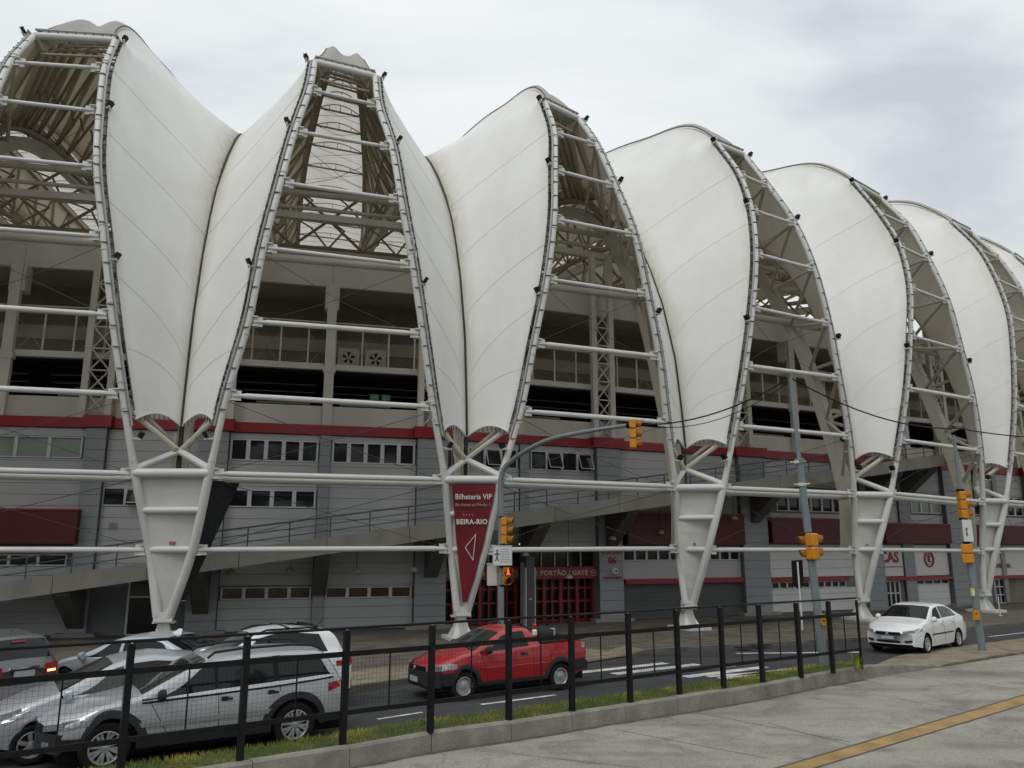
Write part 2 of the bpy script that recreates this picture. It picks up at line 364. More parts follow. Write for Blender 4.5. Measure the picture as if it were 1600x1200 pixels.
# plaza in front of the stadium, with its kerb
pe = [G(u, v, ZR) for u, v in ((545, 1083), (640, 1069), (760, 1057), (905, 1044), (985, 1031), (1012, 1022), (1180, 1012), (1340, 1003), (1600, 977))]
t0 = (pe[1] - pe[0]) / np.linalg.norm(pe[1] - pe[0]); t1 = (pe[-1] - pe[-2]) / np.linalg.norm(pe[-1] - pe[-2])
pe = [pe[0] - t0 * 40, pe[0] - t0 * 8] + pe + [pe[-1] + t1 * 10, pe[-1] + t1 * 60]
b = MB()
for i in range(len(pe) - 1):
    p, q = pe[i], pe[i + 1]; n = np.array([-.45, .89, 0])
    b.poly([(p[0], p[1], 0), (q[0], q[1], 0), (q[0] - 25, q[1] + 50, 0), (p[0] - 25, p[1] + 50, 0)])
struct('plaza_paving', b, 'paving')
plaza_band = MB()
for i in range(2, 7):
    p, q = pe[i], pe[i + 1]; n = np.array([-.50, .86, 0]); a_ = .18; c_ = 2.1 if i < 6 else 1.2
    plaza_band.poly([(p[0] + n[0] * a_, p[1] + n[1] * a_, .004), (q[0] + n[0] * a_, q[1] + n[1] * a_, .004), (q[0] + n[0] * c_, q[1] + n[1] * c_, .004), (p[0] + n[0] * c_, p[1] + n[1] * c_, .004)])
struct('tactile_paving_band', plaza_band, 'paving_tan')
kerbs = thing('kerb', 'low grey kerb of concrete blocks along the edge of the stadium plaza', 'kerb', (pe[3][0], pe[3][1], 0))
for i in range(len(pe) - 1):
    p, q = pe[i], pe[i + 1]; L = np.linalg.norm((q - p)[:2]); n = max(1, int(L / 1.2)); t = (q - p)[:2] / L; nn = np.array([-t[1], t[0]])
    if i in (0, len(pe) - 2): n = min(n, 8)
    for k in range(n):
        a0 = p[:2] + t * (L * k / n + .006); a1 = p[:2] + t * (L * (k + 1) / n - .006); zt = .016 if not (4 <= i <= 5) else -.04
        c = (a0 + a1) / 2 + nn * .075
        piece('kerb_block', 'kerb_dark', kerbs, (c[0], c[1], (zt - .2) / 2), (np.linalg.norm(a1 - a0), .15, zt + .2), math.atan2(t[1], t[0]))

# central median: tall kerb, grass, tan island at its end
med = thing('median_kerb', 'tall weathered concrete kerb of the fenced central median', 'kerb', (fb[2][0], fb[2][1], ZR))
path = [fb[0] - d0 * 12] + fb
dense = []
for i in range(len(path) - 1):
    L = np.linalg.norm((path[i + 1] - path[i])[:2]); n = max(1, int(round(L / .5)))
    for k in range(n): dense.append(path[i] + (path[i + 1] - path[i]) * k / n)
dense.append(path[-1])
acc = 0; seglen = 1.25; cur = [dense[0]]
def kerb_block(P, top0, top1):
    b = MB(); rows = []
    for j, p in enumerate(P):
        t = (P[min(j + 1, len(P) - 1)] - P[max(j - 1, 0)])[:2]; t /= np.linalg.norm(t); n = np.array([-t[1], t[0], 0])
        zt = top0 + (top1 - top0) * j / max(1, len(P) - 1); q = np.array([p[0], p[1], 0])
        rows.append([q + [0, 0, ZR - .1], q + n * .02 + [0, 0, zt - .03], q + n * .05 + [0, 0, zt], q + n * .17 + [0, 0, zt], q + n * .17 + [0, 0, ZR - .1]])
    b.grid(rows); b.poly(rows[0]); b.poly(rows[-1][::-1])
    b.build('kerb_block', 'kerb', med)
tot = len(dense)
i = 0
while i < tot - 1:
    j = min(tot - 1, i + 3); P = dense[i:j + 1]; P = [np.array(p) for p in P]
    tt = (P[-1] - P[0]) / np.linalg.norm(P[-1] - P[0]); P[-1] = P[-1] - tt * .012
    fr = lambda q: ZM if q < tot - 9 else ZM - (ZM - ZR - .03) * ((q - (tot - 9)) / 8) ** 1.6
    dz = random.uniform(-.012, .012)
    kerb_block(P, fr(i) + dz, fr(j) + dz); i = j
def inner(p, t, wdt): n = np.array([-t[1], t[0], 0]); return np.array([p[0], p[1], 0]) + n * wdt
MED = []
for j, p in enumerate(dense):
    t = (dense[min(j + 1, tot - 1)] - dense[max(j - 1, 0)])[:2]; t /= np.linalg.norm(t); MED.append((p, t))
b = MB(); rows = []
for j, (p, t) in enumerate(MED[:-7]):
    rows.append([inner(p, t, .16) + [0, 0, ZM - .03], inner(p, t, .45) + [0, 0, ZM - .01], inner(p, t, .95) + [0, 0, ZM - .04], inner(p, t, 1.05) + [0, 0, ZR - .05]])
b.grid(rows); struct('median_soil', b, 'soil')
mg = bpy.data.materials.new('grass_blade'); mg.use_nodes = True; tg = mg.node_tree; bs = tg.nodes['Principled BSDF']; bs.inputs['Roughness'].default_value = .7
gg = N(tg, 'ShaderNodeNewGeometry'); gr = N(tg, 'ShaderNodeValToRGB'); n5 = N(tg, 'ShaderNodeTexNoise'); n5.inputs['Scale'].default_value = 1.4; n5.inputs['Detail'].default_value = 5; tg.links.new(gg.outputs['Position'], n5.inputs['Vector'])
el = gr.color_ramp.elements; el[0].position = .35; el[0].color = (.10, .18, .024, 1); el[1].position = .66; el[1].color = (.42, .37, .08, 1); k5 = gr.color_ramp.elements.new(.5); k5.color = (.17, .215, .035, 1)
tg.links.new(n5.outputs['Fac'], gr.inputs[0]); tg.links.new(gr.outputs[0], bs.inputs['Base Color']); MATS['grass'] = mg
b = MB()
for j in range(len(MED) - 8):
    p, t = MED[j]
    near = j > 14
    for k in range(520 if near else 120):
        a_ = random.random(); wd_ = random.uniform(.17, 1.04); q = inner(p, t, wd_) + np.array([t[0], t[1], 0]) * a_ * .45
        h = random.uniform(.015, .06) * (1.5 if j > len(MED) - 19 and random.random() < .25 else 1); an = random.uniform(0, 6.28); dx, dy = math.cos(an) * .008, math.sin(an) * .008; lx, ly = random.uniform(-.03, .03), random.uniform(-.03, .03)
        z0 = ZM - .045
        b.poly([(q[0] - dx, q[1] - dy, z0), (q[0] + dx, q[1] + dy, z0), (q[0] + lx, q[1] + ly, z0 + .03 + h)])
g_ = b.build('median_grass', 'grass'); tag(g_, 'short green and straw coloured grass on the fenced median', 'grass'); g_['kind'] = 'stuff'
b = MB()
for j in range(len(MED) - 9):
    (p, t), (q, t2) = MED[j], MED[j + 1]; w0, w1 = (.05 + .09 * abs(math.sin(j * 1.7)), .05 + .09 * abs(math.sin((j + 1) * 1.7))); a0, a1 = inner(p, t, -w0), inner(q, t2, -w1)
    b.poly([(a0[0], a0[1], ZR + .004), (a1[0], a1[1], ZR + .004), (q[0], q[1], ZR + .004), (p[0], p[1], ZR + .004)])
mat('dirt', (.095, .085, .06), .95, .45, 6); struct('gutter_dirt', b, 'dirt')
# island of tan paving at the right end of the median
isl = [G(u, v, ZR) for u, v in ((1352, 1048), (1400, 1028), (1450, 1017), (1530, 1008), (1620, 996), (1800, 975), (1900, 990), (1640, 1016), (1560, 1026), (1475, 1041))]
b = MB(); top = [(p[0], p[1], ZR + .045) for p in isl]; b.poly(top)
for i in range(len(isl)):
    p, q = isl[i], isl[(i + 1) % len(isl)]; b.poly([(p[0], p[1], ZR - .05), (q[0], q[1], ZR - .05), (q[0], q[1], ZR + .045), (p[0], p[1], ZR + .045)])
struct('median_island', b, 'paving_tan')

# verge and street trees on the other side of the busway (behind the viewer, mirrored in the windows; made tall and near to block low sky light)
vg = [(-75, -47.5), (55, 17.5), (75, -60), (-75, -90)]
b = MB(); b.poly([(x, y, ZR + .004) for x, y in vg]); struct('verge', b, 'soil')
mat('bark', (.075, .055, .04), .9, .3, 5, bump=.4); mat('leaf', (.045, .075, .022), .7, .45, 1.2)
def tree_meshes(seed, hgt):
    rnd = random.Random(seed); t = MB(); t.tube([(0, 0, -.2), (.05, .02, hgt * .2), (-.1, .1, hgt * .45), (0, .05, hgt * .8)], [.28, .22, .15, .05], 8)
    for k in range(9):
        a = k * 2.4; z = hgt * (.3 + .055 * k); r_ = hgt * .27; t.tube([(0, .05, z), (r_ * .5 * math.cos(a), r_ * .5 * math.sin(a), z + .6), (r_ * math.cos(a), r_ * math.sin(a), z + 1.6)], [.09, .06, .02], 6)
    c = MB(); cl = [(rnd.gauss(0, hgt * .16), rnd.gauss(0, hgt * .16), hgt * rnd.uniform(.36, .98), rnd.uniform(.8, 1.7)) for _ in range(46)]
    for x, y, z, r_ in cl:
        for _ in range(60):
            d = np.array([rnd.gauss(0, 1) for _ in range(3)]); d /= np.linalg.norm(d); p = np.array([x, y, z]) + d * r_ * rnd.uniform(.5, 1); u = np.cross(d, [rnd.gauss(0, 1) for _ in range(3)]); u /= np.linalg.norm(u); v = np.cross(d, u) * .16; u = u * .28
            c.poly([p - u, p - v, p + u, p + v])
    return t.mesh('trunk', 'bark', 40), c.mesh('crown', 'leaf')
TM = [tree_meshes(3, 16), tree_meshes(8, 18.5), tree_meshes(11, 14.5)]
for k in range(13):
    x = -62 + k * 9.3 + random.uniform(-1.5, 1.5); y = -12.5 + x * .5 - random.uniform(0, 2.5)
    TR = thing('tree', 'leafy street tree on the verge across the busway, unseen behind the viewer', 'tree', (x, y, ZR), random.uniform(0, 6), 'street trees across the busway')
    for nm, me in zip(('trunk', 'crown'), TM[k % 3]):
        o = bpy.data.objects.new(nm, me); COL.objects.link(o); o.parent = TR

# painted markings on the asphalt
b = MB()
def mark(u0, v0, u1, v1, wd): strip(b, G(u0, v0, ZR), G(u1, v1, ZR), wd, ZR + .004)
mark(752, 1101, 868, 1086, .12); mark(1545, 995, 1640, 984, .12); mark(1150, 1021, 1345, 1019, .22); mark(1385, 1008, 1420, 1003, .12)
mark(590, 1124, 660, 1113, .1)
s0 = G(905, 1051, ZR); sd = G(1040, 1036, ZR) - s0
for k in range(7):
    off = np.array([.98, -.28, 0]) * .92 * k
    strip(b, s0 + off, s0 + off + sd * 1.0, .34, ZR + .004)
mark(1104, 1057, 1350, 1041, .3)
struct('road_markings', b, 'paint_white')

# ------------------------------------------------------------------ stadium building
WL = np.array([(-45, 25.9), (-28, 28.4), (-12.5, 31.2), (-3.5, 33.6), (4.6, 37.0), (14.2, 41.4), (25, 46.7), (36, 52.5), (60, 66)], float)
WT = np.diff(WL, axis=0); WLn = np.hypot(*WT.T); WT = WT / WLn[:, None]; WS = np.concatenate([[0], np.cumsum(WLn)]); WN = np.stack([WT[:, 1], -WT[:, 0]], 1)
vn = np.vstack([WN[0], WN[:-1] + WN[1:], WN[-1]]); vn /= np.linalg.norm(vn, axis=1)[:, None]
def wpos(s, d=0.0):
    i = int(np.clip(np.searchsorted(WS, s) - 1, 0, len(WLn) - 1)); f = (s - WS[i]) / WLn[i]
    return (WL[i] + vn[i] * d) * (1 - f) + (WL[i + 1] + vn[i + 1] * d) * f
def wbox(b, s0, s1, d0, d1, z0, z1, step=3.2):   # a box following the wall line, d outward
    n = max(1, int(math.ceil((s1 - s0) / step))); ss = [s0 + (s1 - s0) * k / n for k in range(n + 1)]
    rows = []
    for s in ss:
        i_, o_ = wpos(s, d0), wpos(s, d1)
        rows.append([(o_[0], o_[1], z0), (o_[0], o_[1], z1), (i_[0], i_[1], z1), (i_[0], i_[1], z0)])
    b.grid(rows, wrap=True); b.poly(rows[0]); b.poly(rows[-1][::-1])
def wpiece(name, m, parent, s0, s1, z0, z1, d0, d1):
    p, q = wpos(s0, (d0 + d1) / 2), wpos(s1, (d0 + d1) / 2); t = q - p; L = np.hypot(*t)
    return piece(name, m, parent, ((p[0] + q[0]) / 2, (p[1] + q[1]) / 2, (z0 + z1) / 2), (L, abs(d1 - d0), z1 - z0), math.atan2(t[1], t[0]))
p0 = wpos(40)
BLD = thing('stadium_building', 'grey panelled stadium building with a red band, behind the white roof frames', 'building', (p0[0], p0[1], 0))
# cores
for s0_, s1_, z0_ in ((14, 42.99, -.3), (42.99, 50.2, 3.43), (50.2, 110, -.3)):
    b = MB(); wbox(b, s0_, s1_, -1.2, -.06, z0_, 8.15); b.build('wall_core', 'backing', BLD)
PIERS = [(20.2, 21.3), (28.84, 29.6), (33.0, 34.12), (41.66, 42.99), (50.2, 51.45), (58.45, 60.1), (66.9, 68.3), (73.9, 75.5), (82.2, 83.6), (91, 92.4)]
THIN = [(37.65, 38.1), (46.38, 46.83), (54.9, 55.3), (70.05, 70.95), (78.9, 79.3)]
ROW = .43; NR = 18
def rows_free(z0, z1, feats):
    return not any(z0 < f1 - .02 and z1 > f0 + .02 for f0, f1 in feats)
def clad(name, m, s0, s1, d, feats, zmax=7.76, par=BLD, split=1):
    for r in range(NR + 1):
        z0 = .06 + r * ROW; z1 = min(z0 + ROW - .016, zmax)
        if z1 - z0 < .05: continue
        zs = [(z0, z1)]
        for f0, f1 in feats:     # trim the panels round openings
            nz_ = []
            for a_, c_ in zs:
                if a_ >= f1 or c_ <= f0: nz_.append((a_, c_)); continue
                if f0 - a_ > .05: nz_.append((a_, f0))
                if c_ - f1 > .05: nz_.append((f1, c_))
            zs = nz_
        for a_, c_ in zs:
            sp = split if (s1 - s0) > 2.6 else 1
            for k in range(sp):
                aa = s0 + (s1 - s0) * k / sp + .008; bb = s0 + (s1 - s0) * (k + 1) / sp - .008
                wpiece(name, m, par, aa, bb, a_, c_, d - .05, d + random.uniform(-.004, .004))
for s0, s1 in PIERS:
    b = MB(); wbox(b, s0 + .02, s1 - .02, -.1, .2, -.2, 7.9); b.build('pier', 'backing', BLD)
    clad('pier_panel', 'pier', s0, s1, .27, [])
    b = MB(); wbox(b, s0 - .35, s1 + .35, -.05, .5, -.1, .13); b.build('pier_base', 'concrete', BLD)
for s0, s1 in THIN:
    clad('pier_panel', 'pier', s0, s1, .14, [])
# a window: frame bars stand proud of glass panes
def window(s0, s1, z0, z1, n, glass='glass', d=-.02, open_sash=(), mull=.09, parent=BLD):
    p = wpos((s0 + s1) / 2, d)
    b = MB()
    wbox(b, s0, s1, d - .06, d + .05, z0, z0 + .045); wbox(b, s0, s1, d - .06, d + .05, z1 - .04, z1)
    for k in range(n + 1):
        c = s0 + (s1 - s0) * k / n; h = mull / 2
        a_, c_ = max(s0, c - h), min(s1, c + h); wbox(b, a_, c_, d - .06, d + .045, z0 + .045, z1 - .04)
    f = b.build('window', 'alu', parent)
    for k in range(n):
        a_ = s0 + (s1 - s0) * k / n + mull / 2; c_ = s0 + (s1 - s0) * (k + 1) / n - mull / 2
        g = MB(); wbox(g, a_ + .004, c_ - .004, d - .05, d - .03, z0 + .05, z1 - .045); o = g.build('pane', glass, None); o.parent = f
    for k in open_sash:
        a_ = s0 + (s1 - s0) * k / n + mull / 2 + .02; c_ = s0 + (s1 - s0) * (k + 1) / n - mull / 2 - .02
        A, B = wpos(a_, d + .02), wpos(c_, d + .02); nn = vn[3]; zt = z1 - .07; zb = z0 + .12; push = .34
        g = MB(); P = [np.array([*A, zt]), np.array([*B, zt]), np.array([*(B + nn * push), zb]), np.array([*(A + nn * push), zb])]
        for q in range(4): g.tube([P[q], P[(q + 1) % 4]], .022, 5)
        o = g.build('sash', 'alu', None); o.parent = f
        g = MB(); g.poly(P); o = g.build('sash_pane', 'glass', None); o.parent = f
    return f
W1 = (6.66, 7.52); W2 = (4.80, 5.50)
bays = [
    (21.3, 28.84, [(6.58, 7.45), (3.0 - .47, 4.65)]),
    (29.6, 33.0, [(4.78, 5.47), (0, 2.3)]),
    (34.12, 37.65, [W1, W2, (1.22, 1.72)]),
    (38.1, 41.66, [W1, (1.22, 1.70)]),
    (42.99, 46.38, [W1, (-.1, 3.3)]),
    (46.83, 50.2, [W1, (-.1, 3.3)]),
    (51.45, 54.9, [(2.6, 4.87), (-.1, 1.82)]),
    (55.3, 58.45, [(2.6, 4.87), (-.1, 1.82)]),
    (60.1, 66.9, [(3.42, 4.78), (1.2, 1.75), (5.0, 6.4)]),
    (68.3, 70.05, [(-.1, 4.62)]),
    (70.95, 73.9, [(-.1, 4.62), (5.1, 6.4)]),
    (75.5, 82.2, [(-.1, 4.62), (5.1, 6.4)]),
    (83.6, 91, [(-.1, 4.62)]),
]
for s0, s1, f in bays:
    m = 'white_panel' if s0 in (60.1,) else 'panel'
    if s0 == 60.1:
        clad('cladding_panel', 'panel', s0, s1, 0, f + [(-.1, 3.4)], split=2); clad('cladding_panel', 'white_panel', s0, s1, 0, f, zmax=3.4, split=2)
    else: clad('cladding_panel', 'panel', s0, s1, 0, f, split=2 if s1 - s0 > 5 else 1)
# upper window rows
window(21.6, 28.7, 6.6, 7.43, 6, 'glass_green', mull=.12)
window(34.16, 37.6, *W1, 5, mull=.16); window(38.15, 41.6, *W1, 5, mull=.16)
window(43.2, 46.3, *W1, 4, mull=.1, open_sash=(0, 2)); window(46.95, 50.1, *W1, 4, mull=.1, open_sash=(1, 3))
window(29.62, 32.0, *W2, 3, mull=.07, open_sash=(1,)); window(34.16, 37.6, *W2, 4, mull=.16)
window(21.6, 28.6, 2.55, 2.98, 7, 'glass', mull=.1)
window(34.2, 37.6, 1.24, 1.71, 4, 'glass_warm', mull=.13); window(38.15, 41.6, 1.24, 1.68, 4, 'glass_warm', mull=.13)
window(51.6, 54.85, 2.64, 3.3, 5, mull=.09); window(55.35, 58.4, 2.64, 3.3, 5, mull=.09)
window(60.3, 65.5, 1.21, 1.54, 10, mull=.1); window(71.0, 73.8, 1.22, 1.48, 4, mull=.1)
window(61, 65.8, 5.1, 6.3, 6, 'glass', mull=.12); window(71.2, 73.8, 5.2, 6.35, 3, 'glass_green', mull=.12); window(76, 82, 5.2, 6.35, 7, 'glass', mull=.12)
# vent in the wall
b = MB()
for k in range(6): wbox(b, 29.95, 30.26, 0, .03, 3.9 + k * .047, 3.9 + k * .047 + .025)
b.build('vent', 'steel_brown', BLD)
# red band, its raised lengths at the piers
cuts = [14, 20.0, 21.5, 28.7, 29.75, 32.85, 34.3, 37.9, 41.5, 43.15, 46.6, 50.0, 51.65, 55.1, 58.25, 60.3, 63.6, 66.7, 68.5, 73.7, 75.7, 82, 83.8, 100]
for k in range(len(cuts) - 1):
    mid = (cuts[k] + cuts[k + 1]) / 2; pr = any(a_ < mid < c_ for a_, c_ in PIERS)
    b = MB(); wbox(b, cuts[k] + .006, cuts[k + 1] - .006, -.5, .36 if pr else .1, 7.80, 8.27 if pr else 8.2); b.build('red_band', 'red', BLD)
# awnings
for s0, s1, d_, z0, z1 in ((20, 29.0, .7, 3.36, 4.64), (51.6, 54.9, .5, 3.38, 4.86), (55.25, 58.4, .5, 3.38, 4.86), (60.2, 65.9, .45, 3.46, 4.76), (68.4, 73.85, .45, 3.48, 4.6), (75.6, 82.1, .45, 3.45, 4.6), (83.7, 91, .45, 3.45, 4.6)):
    b = MB(); wbox(b, s0, s1, -.02, d_, z0, z1 - .07); b.m = 1; wbox(b, s0 - .02, s1 + .02, -.03, d_ + .03, z1 - .065, z1); b.build('awning', ['deep_red', 'red'], BLD)
b = MB(); wbox(b, 20, 28.84, -.02, .1, 3.0, 3.33); b.build('wall_strip', 'backing', BLD)
# lintels and roller shutters
for s0, s1, z0, z1 in ((51.6, 54.9, 1.6, 1.82), (55.25, 58.4, 1.6, 1.82), (60.2, 65.6, 1.57, 1.75), (68.35, 73.9, 1.5, 1.68), (77.6, 82.1, 1.45, 1.6)):
    b = MB(); wbox(b, s0, s1, -.02, .22, z0, z1); b.build('lintel', 'red', BLD)
for s0, s1 in ((51.5, 54.88), (55.32, 58.42)):
    for k in range(8):
        wpiece('shutter_slat', 'shutter', BLD, s0, s1, .02 + k * .197, .02 + k * .197 + .19, -.05, -.02)
for s0, s1 in ((51.5, 54.88), (55.32, 58.42)):
    b = MB(); wbox(b, s0, s1, -.05, -.012, 1.83, 2.62); b.build('wall_strip', 'panel', BLD)
for k in range(3): wpiece('door_panel', 'white_panel', BLD, 71.05, 73.75, .03 + k * .395, .03 + k * .395 + .385, -.04, .02)
for s0, s1 in ((68.35, 70.0), (71.0, 73.85), (77.7, 82.1)):
    b = MB(); wbox(b, s0, s1, -.03, .06, 1.72 if s0 < 77 else 1.62, 3.4); b.build('sign_board', 'white_panel', BLD)
b = MB(); wbox(b, 75.5, 77.7, -.03, .02, 0, 3.4); b.build('wall_strip', 'pier', BLD)
b = MB(); wbox(b, 68.3, 70.05, -.06, -.03, 0, 1.5); wbox(b, 79.1, 82.1, -.06, -.03, 0, 1.45); b.build('recess', 'dark_wall', BLD)
def door(s0, s1, z1, n, frame, d=.0, rails=(.55,)):
    b = MB(); wbox(b, s0, s1, d - .05, d + .03, z1 - .06, z1); wbox(b, s0, s1, d - .05, d + .03, .0, .05)
    for k in range(n + 1):
        c = s0 + (s1 - s0) * k / n; wbox(b, c - .04, c + .04, d - .05, d + .028, .05, z1 - .06)
    for r_ in rails:
        for k in range(n):
            a_ = s0 + (s1 - s0) * k / n + .041; c_ = s0 + (s1 - s0) * (k + 1) / n - .041; wbox(b, a_, c_, d - .05, d + .025, z1 * r_ - .03, z1 * r_ + .03)
    f = b.build('door', frame, BLD)
    for k in range(n):
        a_ = s0 + (s1 - s0) * k / n + .04; c_ = s0 + (s1 - s0) * (k + 1) / n - .04
        g = MB(); wbox(g, a_, c_, d - .04, d - .02, .05, z1 - .06); o = g.build('pane', 'glass', None); o.parent = f
door(68.5, 69.6, 1.48, 3, 'alu', 0); door(78.1, 79.0, 1.42, 2, 'alu', 0, rails=(.35, .68))
door(30.9, 32.4, 2.25, 1, 'alu', .0, rails=(.62,))
# gate
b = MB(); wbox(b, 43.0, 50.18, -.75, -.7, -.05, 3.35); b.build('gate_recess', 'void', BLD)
for s0, s1 in ((43.02, 46.35), (46.9, 50.18)):
    b = MB(); wbox(b, s0, s1, -.4, .05, 1.88, 2.4); gs = b.build('gate_sign', 'gate_red', BLD)
    c = wpos((s0 + s1) / 2, .06); t = wpos(s1, 0) - wpos(s0, 0)
    text('lettering', 'PORTÃO / GATE', .29, 'text_grey', (c[0], c[1], 2.13), (t[0], t[1], 0), gs, spacing=1.12, bold=.006)
    for e_ in (.055, .945):
        c = wpos(s0 + (s1 - s0) * e_, .06); n_ = WN[4]; g = MB(); X = np.array([t[0], t[1], 0]) / np.hypot(*t)
        g.tube([np.array([c[0], c[1], 2.13]) + .13 * (X * math.cos(a_) + np.array([0, 0, 1]) * math.sin(a_)) for a_ in np.linspace(0, 2 * math.pi, 17)], .014, 4)
        g.build('crest', 'text_grey', gs); text('crest_monogram', 'SC', .15, 'text_grey', (c[0], c[1], 2.13), (t[0], t[1], 0), gs)
    # red door frames
    for k in range(9):
        c = s0 + (s1 - s0) * k / 8; h = .075 if k % 2 == 0 else .04
        b = MB(); wbox(b, c - h, c + h, -.5, -.36 if k % 2 else -.32, 0, 1.87); b.build('gate_post', 'gate_red', BLD)
    for z in (.04, .85, 1.42):
        b = MB(); wbox(b, s0, s1, -.49, -.39, z, z + .085); b.build('gate_rail', 'gate_red', BLD)
    b = MB(); wbox(b, s0, s1, -.6, -.56, 0, 1.87); b.build('gate_glass', 'glass', BLD)
    b = MB(); wbox(b, s0, s1, -.35, -.32, 2.41, 3.3); b.build('gate_glass', 'glass', BLD)
    for k in range(1, 5):
        c = s0 + (s1 - s0) * k / 5; b = MB(); wbox(b, c - .03, c + .03, -.3, -.24, 2.41, 3.3); b.build('mullion', 'steel_brown', BLD)
    b = MB(); wbox(b, s0, s1, -.3, .0, 3.3, 3.42); b.build('mullion', 'steel_brown', BLD)
    for q_ in (.35, .7):
        c = s0 + (s1 - s0) * q_; b = MB(); wbox(b, c - .4, c + .35, -.5, -.48, 2.5, 3.1); b.build('inner_poster', 'deep_red', BLD)
def wtext(name, s, size, m, sc, z, d, parent, **k):
    c = wpos(sc, d); t = wpos(sc + .5, d) - wpos(sc - .5, d); return text(name, s, size, m, (c[0], c[1], z), (t[0], t[1], 0), parent, **k)
wtext('lettering', 'PORTÃO', .27, 'text_red', 50.86, 3.02, .285, BLD, bold=.006); wtext('lettering', '06', .42, 'text_red', 50.86, 2.66, .285, BLD, bold=.012); wtext('lettering', 'CADEIRA INFERIOR', .115, 'text_red', 50.86, 1.90, .285, BLD, bold=.004)
wtext('lettering', 'CAS', .82, 'text_red', 68.95, 2.72, .075, BLD, bold=.03); wtext('lettering', 'CENTRAL DE ATENDIMENTO AO SÓCIO', .115, 'text_grey', 69.2, 2.22, .075, BLD)
wtext('lettering', 'OUVIDORIA', .34, 'text_red', 78.9, 2.18, .075, BLD, bold=.01)
c = wpos(72.2, .08); t = wpos(72.7, 0) - wpos(71.7, 0); X = np.array([t[0], t[1], 0]) / np.hypot(*t); g = MB()
for rr, w_ in ((.42, .035), (.33, .018)):
    g.tube([np.array([c[0], c[1], 2.62]) + rr * (X * math.cos(a_) * .95 + np.array([0, 0, 1]) * math.sin(a_)) for a_ in np.linspace(0, 2 * math.pi, 25)], w_, 5)
g.build('crest', 'text_red', BLD)
for ch, dx_, dz_ in (('S', -.04, .05), ('C', .03, -.02), ('I', .0, 0)):
    cc = np.array([c[0], c[1], 2.62]) + X * dx_ + [0, 0, dz_]; text('crest_monogram', ch, .52, 'text_red', cc, X, BLD, bold=.008)

# upper concourse: parapet, slab edges, open decks
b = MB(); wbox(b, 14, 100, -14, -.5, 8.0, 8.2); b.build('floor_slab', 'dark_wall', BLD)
edges = [14, 17.4, 21, 25.4, 29.6, 33.6, 37.9, 42.2, 46.6, 50.9, 55.1, 59.3, 63.2, 67.6, 72, 76.5, 82, 88, 100]
for k in range(len(edges) - 1): wpiece('parapet_panel', 'cream', BLD, edges[k] + .006, edges[k + 1] - .006, 8.2, 9.12, -.8, -.62)
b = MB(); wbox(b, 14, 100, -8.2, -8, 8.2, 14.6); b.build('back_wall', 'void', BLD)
b = MB(); wbox(b, 14, 100, -8, -.62, 10.72, 10.98); b.build('slab_edge', 'fascia', BLD)
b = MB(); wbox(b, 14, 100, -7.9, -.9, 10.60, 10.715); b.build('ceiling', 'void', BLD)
b = MB(); wbox(b, 14, 100, -3.0, -2.85, 10.98, 12.75); b.build('deck_wall', 'dark_wall', BLD)
b = MB(); wbox(b, 14, 100, -2.84, -2.8, 12.0, 12.6); b.build('wall_strip', 'soffit', BLD)
for k in range(62):
    s = 20.6 + k * 1.17; 
    if s > 92: break
    b = MB(); wbox(b, s - .035, s + .035, -1.05, -.98, 10.98, 12.62); b.build('deck_post', 'fascia', BLD)
    if k % 2 == 0:
        b = MB(); a_, c_ = wpos(s, -1.3), wpos(s + 1.17, -1.3); b.tube([(a_[0], a_[1], 11.0), (c_[0], c_[1], 12.5)], .018, 4); b.tube([(a_[0], a_[1], 12.5), (c_[0], c_[1], 11.0)], .018, 4); b.build('deck_brace', 'steel_brown', BLD)
b = MB(); wbox(b, 14, 100, -1.05, -.85, 12.62, 12.8); b.build('deck_beam', 'fascia', BLD)
b = MB(); wbox(b, 14, 100, -1.03, -.9, 12.88, 12.93); b.build('deck_rail', 'fascia', BLD)
b = MB(); wbox(b, 14, 100, -3.7, -3.5, 12.7, 14.6); b.build('deck_wall', 'dark_wall', BLD)
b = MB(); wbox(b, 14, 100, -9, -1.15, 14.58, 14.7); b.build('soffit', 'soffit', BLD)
for k in range(len(edges) - 1): wpiece('fascia_panel', 'fascia', BLD, edges[k] + .005, edges[k + 1] - .005, 14.56, 15.75, -1.12, -.92)
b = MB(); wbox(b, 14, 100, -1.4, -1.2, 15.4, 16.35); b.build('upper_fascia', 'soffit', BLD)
b = MB(); rows = []
for s in np.arange(14, 101, 4): a_, c_ = wpos(s, -1.5), wpos(s, -26); rows.append([(a_[0], a_[1], 16.3), (c_[0], c_[1], 7.0)])
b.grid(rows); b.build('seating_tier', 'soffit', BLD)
b = MB()
for k in range(7):
    z = 8.75 + k * .3
    for s0, s1 in ((21, 25.1), (26, 37.5), (38.3, 46), (47, 58), (60, 72)): wbox(b, s0, s1, -5 + .25 * k, -4.95 + .25 * k, z, z + .05)
b.build('handrail', 'steel_brown', BLD)
for s0, s1 in ((22, 24.5), (26.5, 28.3), (34.8, 37.2), (38.6, 41), (48, 50), (52.4, 54.5), (61.5, 65)):
    b = MB(); wbox(b, s0, s1, -3.2, -3.1, 9.6, 9.68); wbox(b, s0 + .3, s1, -4.2, -4.1, 10.1, 10.17); b.build('concourse_duct', 'fascia', BLD)
for s in (25.4, 37.9, 46.6, 55.1, 63.2, 72.0, 80.5):
    b = MB(); wbox(b, s - .2, s + .2, -.6, -.36, 8.22, 14.55); wbox(b, s - .26, s + .26, -.64, -.34, 10.55, 10.8); wbox(b, s - .3, s + .3, -1.1, -.5, 13.4, 14.5); b.build('column', 'fascia', BLD)
